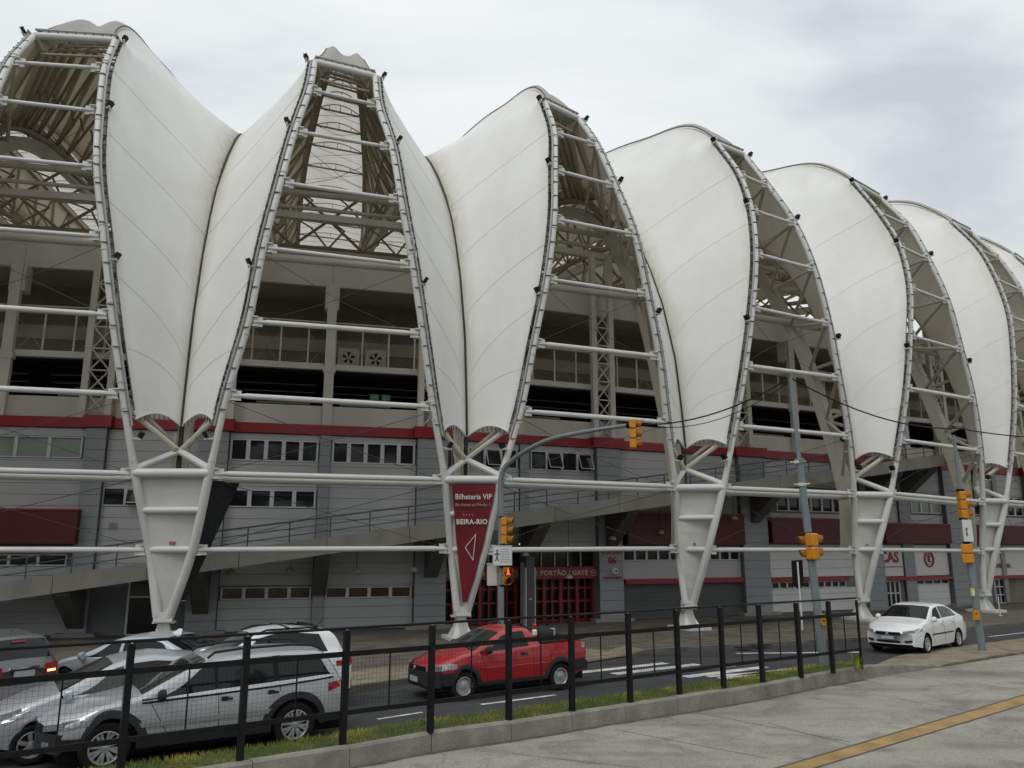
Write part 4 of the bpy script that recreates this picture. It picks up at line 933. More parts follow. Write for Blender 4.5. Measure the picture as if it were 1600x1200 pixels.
for k in range(-3, 7):
    c, et, er = oframe(k); p0 = (node(k, -1, 8) + node(k, 1, 8)) / 2
    OP = thing('roof_opening', 'ladder of white cross tubes ' + OW[k], 'roof frame', p0, group='ladder frames between the roof leaves')
    for j in range(0, 9):
        a_, c_ = node(k, -1, j), node(k, 1, j); u = c_ - a_; L = np.linalg.norm(u); u /= L
        if j == 0:
            b = MB(); b.tube([a_, c_], .14, 10); b.build('top_bar', 'steel', OP, 40)
            b = MB(); b.tube([a_ + np.array([0, 0, .27]), c_ + np.array([0, 0, .27])], .05, 8); b.build('top_bar', 'cable_grey', OP, 40)
            b = MB()
            for q in range(9): b.obox(a_ + u * L * (q + .5) / 9 + np.array([0, 0, .22]), u * .015, er * .04, (0, 0, .07))
            b.build('top_clamps', 'clamp', OP); continue
        rr = .074 if j < 5 else .096; b = MB()
        b.lathe(a_, u, [(.16, .05), (.45, .07), (.62, rr), (L - .62, rr), (L - .45, .07), (L - .16, .05)], 12)
        for e_, s in ((a_, 1), (c_, -1)):
            b.obox(e_ + u * s * .3, u * .15, er * .02, (0, 0, .17)); b.obox(e_ + u * s * .36, u * .2, er * .09, (0, 0, .03))
            b.obox(e_ + u * s * .2 + np.array([0, 0, .16]), u * .09, er * .13, (0, 0, .018)); b.obox(e_ + u * s * .2 + np.array([0, 0, -.16]), u * .09, er * .13, (0, 0, .018))
        b.build('cross_tube', 'steel', OP, 40)
    # second, continuous tube behind the lowest full rung
    a_, c_ = node(k, -1, 7), node(k, 1, 7); b = MB(); b.tube([a_ - er * .5 + np.array([0, 0, -.12]) - et * .1, c_ - er * .5 + np.array([0, 0, -.12]) + et * .1], .14, 10); b.build('tie_tube', 'steel', OP, 40)
    # tube along the fascia, carried by the inner legs
    m0, m1 = lframe(k), lframe(k + 1)
    for (r0, z, rad) in ((-3.9, 14.85, .17), (-7.0, 19.2, .15), (-6.6, 18.3, .09)):
        b = MB(); b.tube([m0[0] + m0[2] * r0 + np.array([0, 0, z]), m1[0] + m1[2] * r0 + np.array([0, 0, z])], rad, 10); b.build('fascia_tube', 'steel_shade', OP, 40)
    # bracing cables
    for j in (2, 4, 6, 7):
        if j + 1 > 8: continue
        a_, c_, d_, e_ = node(k, -1, j), node(k, 1, j), node(k, -1, j + 1), node(k, 1, j + 1)
        for p_, q_ in ((a_, e_), (c_, d_)):
            b = MB(); b.tube([p_ - er * .3 + np.array([0, 0, -.15]), (p_ + q_) / 2 - er * 1.2, q_ - er * .5], .011, 4); b.build('brace_cable', 'clamp', OP)
    # translucent strip over the slot, between the two ridges
    rows = []
    for i in range(0, 53):
        p = i / 4; a_, c_ = ridge(k, -1, p), ridge(k, 1, p); up = np.array([0, 0, .30 * min(1, .35 + p)]); hump = lambda f: math.exp(-((f - .18) / .16) ** 2) + math.exp(-((f - .82) / .16) ** 2) - .18
        rows.append([a_ * (1 - f) + c_ * f + up * hump(f) for f in np.linspace(0, 1, 19)])
    fabric(rows, 'skylight_membrane', 'skylight', OP, stain=False)
    # ridge rafters with cross tubes and bowed purlins
    for s in (-1, 1):
        P = [ridge(k, s, p) + np.array([0, 0, -.38]) - et * s * .08 for p in np.linspace(0.12, 12.9, 30)]
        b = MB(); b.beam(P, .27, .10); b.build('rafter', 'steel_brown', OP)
    for q in range(18):
        p = .45 + q * .7; a_, c_ = ridge(k, -1, p) + np.array([0, 0, -.88]) + et * .1, ridge(k, 1, p) + np.array([0, 0, -.88]) - et * .1
        b = MB(); b.tube([a_, c_], .06, 6)
        if q > 2:
            hh = .42; arc = [a_ * (1 - f) + c_ * f + np.array([0, 0, hh * math.sin(math.pi * f)]) for f in np.linspace(0, 1, 11)]; b.tube(arc, .03, 5)
            for f in (.25, .5, .75): b.tube([a_ * (1 - f) + c_ * f, a_ * (1 - f) + c_ * f + np.array([0, 0, hh * math.sin(math.pi * f)])], .022, 4)
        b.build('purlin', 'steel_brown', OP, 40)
        if q < 17:
            a2, c2 = ridge(k, -1, p + .7), ridge(k, 1, p + .7); b = MB(); b.tube([a_, c2 + np.array([0, 0, -.25]) - et * .3], .014, 4); b.tube([c_, a2 + np.array([0, 0, -.25]) + et * .3], .014, 4); b.build('brace_cable', 'cable_grey', OP)

# floodlights clipped to the frame tubes
ON = ['leftmost', 'upright second', 'third', 'fourth', 'narrow fifth', 'sixth']
for k in range(0, 5):
    c, et, er = oframe(k)
    for s in (-1, 1):
        for nm, z in (('on top of the', 22.65), ('high on the', 18.6), ('half way up the', 12.7), ('low on the', 6.75)):
            if k == 0 and s < 0 and z < 20: continue
            p = at_z(line(k, s), min(z, 22.5)) if z < 22.6 else node(k, s, 0); q = p + et * s * .36 + er * .1
            FL = thing('floodlight', 'black floodlight %s %s tube of the %s roof opening' % (nm, 'left' if s < 0 else 'right', ON[k]), 'floodlight', q, group='floodlights clipped to the roof frame')
            b = MB(); b.tube([p, q + np.array([0, 0, -.05])], .035, 5); b.tube([q + np.array([0, 0, -.06]) - er * .15, q + np.array([0, 0, -.06]) + er * .15], .03, 5); b.build('bracket', 'steel_shade', FL)
            b = MB(); a_ = et * s; d = (a_ * .8 - np.array([0, 0, .45])); d /= np.linalg.norm(d); u_ = np.cross(er, d); b.obox(q + np.array([0, 0, .1]), er * .10, d * .06, u_ * .10); b.obox(q + np.array([0, 0, .1]) + d * .065, er * .11, d * .01, u_ * .115); b.build('housing', 'black', FL)

# banners on the feet
def foot_pt(k, z, f, d): A, B = at_z(line(k - 1, 1), z), at_z(line(k, -1), z); m, et, er = lframe(k); return A * (1 - f) + B * f + er * d
m, et, er = lframe(2)
BN = thing('banner', 'dark red triangular banner lettered Bilheteria VIP stretched over a roof foot', 'banner', foot_pt(2, 5.4, .5, .2))
rows = []; gap = .17
for z in np.linspace(5.42, 1.3, 14):
    A, B = at_z(line(1, 1), z), at_z(line(2, -1), z); w_ = np.linalg.norm(B - A); g_ = min(.46, (gap - .01) / w_); wav = .02 * math.sin(z * 5)
    rows.append([A * (1 - f) + B * f + er * (.215 + wav * math.sin(f * 6)) for f in np.linspace(g_, 1 - g_, 7)])
b = MB(); b.grid(rows); b.build('cloth', 'red_cloth' if 'red_cloth' in MATS else 'deep_red', BN, 60)
def btext(name, s, size, z, f=.5, **k_):
    A, B = foot_pt(2, z, 0, 0), foot_pt(2, z, 1, 0); return text(name, s, size, k_.pop('m', 'text_white'), foot_pt(2, z, f, .26), B - A, BN, depth=.004, updir=foot_pt(2, z + .5, .5, 0) - foot_pt(2, z, .5, 0), **k_)
btext('lettering', 'Bilheteria VIP', .27, 5.0, bold=.003, squash=.85, spacing=1.04); btext('lettering', 'Em frente ao Portão 1', .15, 4.72, m='text_grey', squash=.93); btext('lettering', 'BEIRA-RIO', .25, 4.12, bold=.007, squash=.92, spacing=1.08)
b = MB()
for q in range(7):
    x = -.3 + q * .1; c0 = foot_pt(2, 4.36, .5, .25) + et * x; b.tube([c0 + np.array([0, 0, -.03]), c0 + et * (x * .12) + np.array([0, 0, .05])], .008, 4)
b.build('crown_emblem', 'text_grey', BN)
c0 = foot_pt(2, 3.22, .52, .26); upb = foot_pt(2, 3.72, .5, 0) - foot_pt(2, 3.22, .5, 0); upb /= np.linalg.norm(upb); ab = foot_pt(2, 3.22, 1, 0) - foot_pt(2, 3.22, 0, 0); ab /= np.linalg.norm(ab); b = MB(); tri = [c0 + ab * -.20, c0 + ab * .15 + upb * .48, c0 + ab * .12 - upb * .46]
for q in range(3): b.tube([tri[q], tri[(q + 1) % 3]], .014, 4)
b.build('arrow_outline', 'text_white', BN)
for k, nm in ((1, 'at the right edge of the leftmost full roof foot'), (3, 'at the right edge of the foot beside pier 06')):
    m, et, er = lframe(k); P = []
    for z in (5.4, 1.5):
        B = at_z(line(k, -1), z); wd = .75 if z > 3 else .12; P.append((B + et * .15 - er * .18, B + et * (.15 + wd) - er * (.18 + wd * .9)))
    SB = thing('banner', 'dark back of a hanging banner ' + nm, 'banner', P[0][0]); b = MB(); n_ = np.cross(P[0][1] - P[0][0], np.array([0, 0, 1])); n_ /= np.linalg.norm(n_); n_ = n_ * .03
    q = [P[1][0], P[1][1], P[0][1], P[0][0]]; b.hexa([q[0] - n_, q[1] - n_, q[1] + n_, q[0] + n_, q[3] - n_, q[2] - n_, q[2] + n_, q[3] + n_]); b.build('cloth', 'plastic', SB)
    b = MB(); b.tube([P[0][0], P[0][1]], .03, 5); b.tube([P[1][0], P[1][1]], .03, 5); b.build('batten', 'steel', SB)
# red number plates on the feet
for k in (1, 3, 4):
    m, et, er = lframe(k); c0 = foot_pt(k, 3.36, .52, .02)
    NP = thing('foot_tag', ['', 'small red tag fixed above the lowest cross tube of the left foot', '', 'tiny dark tag above the lowest cross tube of the foot right of pier 06', 'tiny dark tag above the lowest cross tube of the foot left of the white sedan'][k], 'tag', c0)
    b = MB(); b.obox(c0, et * (.09 if k == 1 else .05), er * .01, (0, 0, .05)); b.build('plate', 'red' if k == 1 else 'plastic', NP)
    b = MB(); b.obox(c0 + er * .012, et * .05, er * .004, (0, 0, .012)); b.build('marking', 'text_grey', NP)

# air conditioners on the deck
for s0, wh in ((38.75, 'left'), (39.95, 'right')):
    c = wpos(s0, -1.35); t = wpos(s0 + .5, -1.35) - wpos(s0 - .5, -1.35); X = np.array([t[0], t[1], 0]) / np.hypot(*t); Y_ = np.array([X[1], -X[0], 0]); q = np.array([c[0], c[1], 11.42])
    AC = thing('air_conditioner', '%s of two grey fan units on the open deck behind the upright roof opening' % wh, 'air conditioner', (c[0], c[1], 10.98))
    b = MB(); b.obox(q, X * .46, Y_ * .2, (0, 0, .44)); b.build('housing', 'soffit', AC)
    b = MB(); b.lathe(q + Y_ * .2, Y_, [(0, .36), (.03, .36), (.035, .3), (.01, .3)], 20); b.build('fan_ring', 'steel_brown', AC, 40)
    b = MB()
    for q_ in range(5):
        a_ = q_ * 1.257; d = X * math.cos(a_) + np.array([0, 0, 1]) * math.sin(a_); e_ = X * math.cos(a_ + .6) + np.array([0, 0, 1]) * math.sin(a_ + .6); b.poly([q + Y_ * .215, q + Y_ * .22 + d * .29, q + Y_ * .225 + e_ * .26])
    b.build('fan_blades', 'black', AC)
    b = MB(); b.lathe(q + Y_ * .205, Y_, [(0, .07), (.03, .06)], 10); b.build('fan_hub', 'steel_brown', AC)

# ------------------------------------------------------------------ fence on the median
FB = [G(u, v, ZM - .02) for u, v in ((535, 1165), (672, 1145), (795, 1126), (894, 1112), (985, 1099), (1062, 1087), (1131, 1076), (1192, 1067), (1252, 1059), (1302, 1052), (1347, 1045))]
dfe = (FB[0] - FB[2]) / 2
FB = [FB[0] + dfe * k for k in (4, 3, 2, 1)] + FB
FH = 1.72
FEN = thing('fence', 'black metal fence with square posts and fine wire mesh along the median', 'fence', FB[4])
prev = None
for i, p in enumerate(FB):
    t = (FB[min(i + 1, len(FB) - 1)] - FB[max(i - 1, 0)]); t /= np.linalg.norm(t); n = np.array([-t[1], t[0], 0]); end = i == len(FB) - 1
    b = MB(); h = FH - (.0 if not end else .02); lean = n * random.uniform(-.012, .012); w_ = .045 if not end else .025
    b.hexa([p - t * w_ - n * w_, p + t * w_ - n * w_, p + t * w_ + n * w_, p - t * w_ + n * w_] + [q + lean + np.array([0, 0, h]) for q in (p - t * w_ - n * w_, p + t * w_ - n * w_, p + t * w_ + n * w_, p - t * w_ + n * w_)]); b.build('post', 'fence_black', FEN)
    b = MB(); b.lathe(p + np.array([0, 0, h + .003]), (0, 0, 1), [(0, .016), (.02, .016), (.03, .008)], 8); b.build('post_bolt', 'alu', FEN)
    if prev is not None:
        a_, c_ = prev, p; u = c_ - a_; L = np.linalg.norm(u); u /= L; up = np.array([0, 0, 1])
        a1, c1 = a_ + u * .047, c_ - u * .047
        for z, hz, hw in ((1.36, .04, .02), (.48, .035, .02)):
            b = MB(); b.obox((a1 + c1) / 2 + up * z, u * np.linalg.norm(c1 - a1) / 2, n * hw, up * hz); b.build('rail', 'fence_black', FEN)
        b = MB(); b.tube([a_ + up * (FH + .035), c_ + up * (FH + .035)], .022, 6); b.build('top_rail', 'fence_black', FEN)
        b = MB(); mid = (a_ + c_) / 2; b.obox(mid + up * .92, u * .010, n * .010, up * .40); b.build('mid_bar', 'fence_black', FEN)
        b = MB(); nv = max(2, int(L / .066))
        for k in range(1, nv):
            q = a_ + u * L * k / nv; b.tube([q + up * .51, q + up * 1.33], .0017, 3, caps=False)
        for k in range(1, 13): z = .515 + k * .063; b.tube([a1 + up * z + n * .005, c1 + up * z + n * .005], .0017, 3, caps=False)
        b.build('wire_mesh', 'fence_black', FEN, kind='stuff')
    prev = p
# weeds at the end of the fence
b = MB()
for k in range(70):
    an = random.uniform(0, 6.28); r_ = random.uniform(0, .1); q = FB[-1] + np.array([math.cos(an) * r_ - .12, math.sin(an) * r_ - .02, -.02]); h = random.uniform(.12, .45); l_ = np.array([math.cos(an), math.sin(an), 0]) * h * .35
    m_ = q + l_ * .4 + np.array([0, 0, h * .7]); sw = np.array([-math.sin(an), math.cos(an), 0]) * .018; b.poly([q, m_ - sw, q + l_ + np.array([0, 0, h]), m_ + sw])
wd = b.build('weed', 'grass'); tag(wd, 'tuft of green weeds at the right end post of the black fence', 'plant')

# ------------------------------------------------------------------ traffic signals and street poles
def signal(root, q, face, n, lit=None, hs=.30, wd=.34, dep=.2, backs=False):
    """n-lamp signal head centred on q, lenses looking along face"""
    f = np.array([face[0], face[1], 0.]); f /= np.linalg.norm(f); s = np.array([-f[1], f[0], 0]); up = np.array([0, 0, 1.])
    for k in range(n):
        c = q + up * ((n - 1) / 2 - k) * hs
        b = MB(); hw = wd / 2; o = .03
        ring = lambda d, i: [c + f * d + s * x * (hw - i) + up * y * (hs / 2 - .008 - i) for x, y in ((-1, -.8), (-.8, -1), (.8, -1), (1, -.8), (1, .8), (.8, 1), (-.8, 1), (-1, .8))]
        R_ = [ring(-dep, .03), ring(-dep + .03, 0), ring(0, 0)]; b.grid(R_, wrap=True); b.poly(R_[0]); b.poly(R_[-1][::-1]); h = b.build('lamp_housing', 'yellow', root)
        b = MB(); rows = []
        for d in (0, .1, .24):
            rows.append([c + f * (d * (1 - .25 * (1 - math.sin(a_)))) + s * math.cos(a_) * .135 + up * math.sin(a_) * .135 for a_ in np.linspace(-.55, math.pi + .55, 13)])
        b.grid(rows); b.grid([[p + f * .0 for p in r[::-1]] for r in rows]); o_ = b.build('visor', 'yellow', None); o_.parent = h
        b = MB(); b.lathe(c + f * .004, f, [(0, .12), (.02, .11), (.035, .06)], 14); o_ = b.build('lens', 'lamp_lit' if lit == k else 'black', None, 40); o_.parent = h
def clamp_ring(root, q, r_): b = MB(); b.lathe(q, (0, 0, 1), [(-.03, r_ + .015), (.03, r_ + .015)], 12); b.build('pole_clamp', 'black', root)
# mast arm pole on the plaza corner
P1 = np.array([-.36, 26.6, 0.]); bend = atY(783, 748, 26.6); e1 = atY(797, 722, 26.4); e2 = atY(850, 690, 25.4); tip = atY(985, 664, 23.9)
T1 = thing('traffic_signal_pole', 'grey mast arm signal pole beside the red banner, curving over to the right', 'signal pole', P1)
b = MB(); pl = [P1, P1 * .5 + bend * .5, bend, (bend + e1) / 2 + np.array([-.05, 0, .06]), e1, e2, tip]; pl = catmull([pl[0], pl[1], bend + np.array([0, 0, -.9])], 3)[:-1] + catmull([bend + np.array([0, 0, -.9]), bend, e1, e2, e2 * .5 + tip * .5 + np.array([0, 0, .06]), tip], 4)
b.tube(pl, [.105] * 7 + list(np.linspace(.10, .06, len(pl) - 7)), 12); b.build('pole', 'pole', T1, 40)
b = MB(); b.lathe(tip, tip - e2, [(-.12, .09), (.0, .1), (.02, .04), (.1, .04), (.12, .1), (.2, .1)], 10); b.build('arm_clamp', 'black', T1, 40)
S1 = thing('traffic_signal', 'yellow three lamp signal head at the tip of the mast arm', 'traffic light', atY(993, 678, 23.8)); signal(S1, atY(994, 678, 23.8), (.93, -.15), 3)
S2 = thing('traffic_signal', 'yellow three lamp signal head on the mast arm pole above the walking man sign', 'traffic light', atY(796, 829, 26.6)); signal(S2, atY(793, 829, 26.6), (.92, -.2), 3)
S3 = thing('pedestrian_signal', 'two lamp pedestrian signal showing a red figure below the walking man sign', 'traffic light', atY(793, 899, 26.5)); q = atY(793, 900, 26.5); signal(S3, q, (.45, -.9), 2, hs=.29, wd=.27)
u_ = np.array([.9, .45, 0]); f_ = np.array([.45, -.9, 0]); c0 = q + np.array([0, 0, .145]) + f_ * .05
b = MB(); b.lathe(c0 + np.array([0, 0, .07]), f_, [(0, .028), (.01, .02)], 8); b.obox(c0, u_ * .035, f_ * .006, (0, 0, .045)); b.obox(c0 + np.array([0, 0, -.075]), u_ * .05, f_ * .006, (0, 0, .025)); b.build('red_figure', 'lamp_lit', S3)
SG = thing('pedestrian_sign', 'white sign with a black walking man and lines of small print', 'sign', atY(784, 868, 26.45)); q = atY(785, 868, 26.42); sx = np.array([.985, .17, 0]); sf = np.array([.17, -.985, 0])
b = MB(); b.obox(q, sx * .32, sf * .015, (0, 0, .32)); b.build('board', 'sign_white', SG)
b = MB()
for a_, c_ in (((-1, -1), (1, -1)), ((1, -1), (1, 1)), ((1, 1), (-1, 1)), ((-1, 1), (-1, -1)), ((-.2, -1), (-.2, 1))):
    b.tube([q + sf * .018 + sx * a_[0] * .3 + np.array([0, 0, a_[1] * .3]), q + sf * .018 + sx * c_[0] * .3 + np.array([0, 0, c_[1] * .3])], .006, 4)
b.build('border', 'text_grey', SG)
b = MB(); mc = q + sf * .02 + sx * -.18; seg = [((0, .1), (0, -.02)), ((0, .09), (-.075, .02)), ((0, .09), (.08, .03)), ((0, -.02), (-.05, -.17)), ((0, -.02), (.05, -.17))]
for (x0, z0), (x1, z1) in seg: b.tube([mc + sx * x0 + np.array([0, 0, z0]), mc + sx * x1 + np.array([0, 0, z1])], .02 if x0 == x1 else .015, 5)
b.lathe(mc + np.array([0, 0, .15]), sf, [(-.006, .03), (.006, .03)], 10); b.build('walking_man', 'text_dark', SG)
b = MB()
for r_ in range(6):
    wr = random.uniform(.14, .19); b.obox(q + sf * .018 + sx * .1 + np.array([0, 0, .2 - r_ * .08]), sx * wr * .9, sf * .003, (0, 0, .018))
b.build('small_print', 'text_grey', SG)
CB = thing('control_box', 'cream control cabinet strapped to the mast arm pole left of the red figure signal', 'cabinet', atY(769, 898, 26.7)); b = MB(); q = atY(769, 898, 26.7); b.obox(q, sx * .16, sf * .1, (0, 0, .34)); b.build('cabinet', 'fascia', CB); b = MB(); b.obox(q + sf * .105, sx * .13, sf * .005, (0, 0, .3)); b.build('cabinet_door', 'cream', CB); b = MB(); b.obox(q + np.array([0, 0, .355]), sx * .18, sf * .12, (0, 0, .015)); b.build('cabinet_lid', 'fascia', CB)
for v in (808, 852, 886, 915): clamp_ring(T1, atY(783.5, v, 26.6), .1)
# street pole with overhead cable
P2 = G(1288, 1043, .1); P2[2] = .1; Y2_ = P2[1]; top2 = atY(1235, 590, Y2_); mid2 = atY(1249, 720, Y2_)
T2 = thing('street_pole', 'tall stepped grey pole on the median with the overhead cable at its top', 'pole', P2)
b = MB(); b.tube([P2, mid2 * .5 + P2 * .5, mid2], [.115, .105, .095], 12); b.tube([mid2, top2], [.062, .048], 10); b.build('pole', 'pole', T2, 40)
b = MB(); b.lathe(mid2, top2 - mid2, [(-.06, .13), (.05, .13), (.07, .08)], 12); b.build('collar', 'pole', T2, 40)
for u, v in ((1247, 722), (1253, 757)):
    c0 = atY(u, v, Y2_); b = MB(); b.tube([c0 - np.array([.22, 0, 0]), c0 + np.array([.22, 0, .02])], .02, 6); b.lathe(c0, (0, 0, 1), [(-.04, .12), (.04, .12)], 10); b.build('step_bracket', 'steel_shade', T2)
S4 = thing('pedestrian_signal', 'yellow two lamp signal on the right of the pole with the cable', 'traffic light', atY(1270, 853, Y2_ + .1)); signal(S4, atY(1273, 854, Y2_ - .1), (.9, .4), 2, hs=.36, wd=.29)
S5 = thing('pedestrian_signal', 'yellow two lamp signal on the left of the pole with the cable', 'traffic light', atY(1258, 853, Y2_ + .1)); signal(S5, atY(1262, 856, Y2_ + .12), (-.95, .1), 2, hs=.36, wd=.27, dep=.12)
for v, u in ((834, 1264), (874, 1268)): clamp_ring(T2, atY(u, v, Y2_), .12)
BB = thing('push_button', 'orange push button box behind the fence on the street pole with the cable', 'button', atY(1285, 968, Y2_ - .15)); b = MB(); q = atY(1286, 968, Y2_ - .16); b.obox(q, (.06, 0, 0), (0, .05, 0), (0, 0, .14)); b.build('box', 'yellow', BB); b = MB(); b.lathe(q + np.array([0, -.05, -.03]), (0, -1, 0), [(0, .03), (.012, .028)], 10); b.build('button', 'text_dark', BB)
# right pole
P3 = G(1535, 1017, ZR + .04); Y3_ = P3[1]; top3 = atY(1490, 680, Y3_)
T3 = thing('street_pole', 'slim grey green signal pole right of the white sedan', 'pole', P3)
b = MB(); b.tube([P3, atY(1512, 850, Y3_), atY(1500, 760, Y3_)], [.115, .11, .105], 12); b.tube([atY(1500, 760, Y3_), top3], [.075, .05], 10); b.build('pole', 'pole', T3, 40)
for u, v in ((1500, 766), (1505, 811), (1510, 848)): clamp_ring(T3, atY(u, v, Y3_), .12)
S6 = thing('traffic_signal', 'yellow three lamp signal head on the pole right of the white sedan', 'traffic light', atY(1511, 789, Y3_)); signal(S6, atY(1508, 789, Y3_), (.9, -.1), 3, hs=.31)
S7 = thing('pedestrian_signal', 'yellow two lamp pedestrian signal under the white sign on the right pole', 'traffic light', atY(1511, 865, Y3_)); signal(S7, atY(1512, 865, Y3_), (.5, .8), 2, hs=.32)
SG2 = thing('pedestrian_sign', 'narrow white sign turned aside between two yellow signals on the right pole', 'sign', atY(1512, 829, Y3_)); q = atY(1512, 829, Y3_ - .15); b = MB(); b.obox(q, (.17, .02, 0), (0, .012, 0), (0, 0, .36)); b.build('board', 'sign_white', SG2)
b = MB(); mc = q + np.array([-.05, -.02, 0])
for (x0, z0), (x1, z1) in seg: b.tube([mc + np.array([x0 * .5, 0, z0]), mc + np.array([x1 * .5, 0, z1])], .014, 4)
b.build('walking_man', 'text_dark', SG2)
ST = thing('sticker', 'yellow and white notice stuck on the right signal pole', 'notice', atY(1520, 925, Y3_ - .14)); b = MB(); q = atY(1520, 925, Y3_ - .14); b.obox(q, (.065, 0, 0), (0, .006, 0), (0, 0, .13)); b.build('sheet', 'sticker' if 'sticker' in MATS else 'paint_yellow', ST); b = MB(); b.obox(q + np.array([.02, -.01, -.03]), (.035, 0, 0), (0, .003, 0), (0, 0, .07)); b.build('print', 'sign_white', ST)
B2 = thing('push_button', 'orange push button box low on the pole right of the white sedan', 'button', atY(1524, 961, Y3_ - .15)); b = MB(); q = atY(1525, 961, Y3_ - .15); b.obox(q, (.1, .02, 0), (0, .05, 0), (0, 0, .15)); b.build('box', 'yellow', B2); b = MB(); b.lathe(q + np.array([-.02, -.05, .05]), (0, -1, 0), [(0, .03), (.012, .028)], 10); b.build('button', 'text_dark', B2)
# overhead cable
def sag(a_, c_, s, n=12): return [np.array(a_) * (1 - f) + np.array(c_) * f + np.array([0, 0, -s * 4 * f * (1 - f)]) for f in np.linspace(0, 1, n)]
CA = thing('overhead_cable', 'black twisted overhead cable sagging from the mast arm over the street pole to the right', 'cable', top2)
b = MB(); b.tube(sag(tip + np.array([.3, 0, .0]), top2, .35), .022, 5); b.tube(sag(tip + np.array([.3, 0, -.02]), top2 + np.array([0, 0, -.1]), .5), .012, 4)
e3 = atY(1600, 665, Y3_ + 1); far3 = e3 + (e3 - top3) * .0 + np.array([7, 4, .5]); c3 = atY(1497, 669, Y3_ - .3)
b.tube(sag(top2, c3, .42), .022, 5); b.tube(sag(c3, far3, .35), .022, 5); b.build('cable', 'black', CA)
# dark arrow shaped sign on the plaza
q0 = G(1254, 984); SGN = thing('arrow_sign', 'back of a black arrow shaped sign pointing down on a thin white post', 'sign', q0)
b = MB(); tp = atY(1246, 878, q0[1]); b.tube([q0, tp], .035, 6); b.build('post', 'sign_white', SGN)
b = MB(); A = [atY(u, v, q0[1] + .08) for u, v in ((1237, 876), (1254, 875), (1256, 915), (1249, 921), (1243, 917), (1239, 912))]; B = [p + np.array([0, .05, 0]) for p in A]; b.grid([A, B], wrap=True); b.poly(A); b.poly(B[::-1]); b.build('board', 'black', SGN)
# dark totem in front of the gate
c = wpos(46.55, .75); TO = thing('gate_totem', 'tall dark grey totem with a small red emblem standing in the red gate', 'totem', (c[0], c[1], 0)); t = wpos(47, .75) - wpos(46, .75); X = np.array([t[0], t[1], 0]) / np.hypot(*t); Yv = np.array([X[1], -X[0], 0]); C0 = np.array([c[0], c[1], 0])
b = MB(); b.obox(C0 + np.array([0, 0, 1.42]), X * .19, Yv * .12, (0, 0, 1.42)); b.build('body', 'shutter', TO)
for x in (-.21, .21): b = MB(); b.obox(C0 + X * x + np.array([0, 0, 1.2]), X * .018, Yv * .13, (0, 0, 1.2)); b.build('edge_trim', 'alu', TO)
b = MB()
for k in range(3): b.obox(C0 + Yv * .122 + np.array([0, 0, 1.25 + k * .12]), X * .05, Yv * .004, (0, 0, .045))
b.build('emblem', 'text_red', TO); b = MB(); b.obox(C0 + Yv * .122 + np.array([0, 0, 1.1]), X * .07, Yv * .004, (0, 0, .03)); b.build('print', 'text_grey', TO)
# low sign post near the far door
q0 = G(1563, 962); LS = thing('post', 'thin grey post on the plaza by the far glass door', 'post', q0); b = MB(); b.tube([q0, q0 + np.array([0, 0, .9])], .03, 6); b.build('shaft', 'steel_shade', LS); b = MB(); b.lathe(q0, (0, 0, 1), [(0, .09), (.03, .08)], 10); b.build('foot', 'steel_shade', LS)
# notice boxes on pier 06
c = wpos(50.95, .37); BX = thing('wall_box', 'small round grey box fixed on pier 06 under the number', 'box', (c[0], c[1], 2.2)); b = MB(); b.lathe((c[0], c[1], 2.2), (WN[4][0], WN[4][1], 0), [(-.1, .17), (.02, .16), (.07, .1)], 14); b.build('body', 'steel_shade', BX, 40); b = MB(); b.lathe((c[0], c[1], 2.2), (WN[4][0], WN[4][1], 0), [(.06, .05), (.1, .04)], 8); b.build('knob', 'plastic', BX)
# dark grates on the kerb at the right
for u, v, wh in ((1163, 1011, 'left'), (1190, 1008, 'right')):
    q = G(u, v, -.03); DG = thing('drain_grate', 'dark kerb drain opening, %s of a pair behind the crosswalk' % wh, 'drain', q); b = MB(); b.obox(q, (.3, .12, 0), (-.05, .12, 0), (0, 0, .03)); b.build('grate', 'drain', DG)

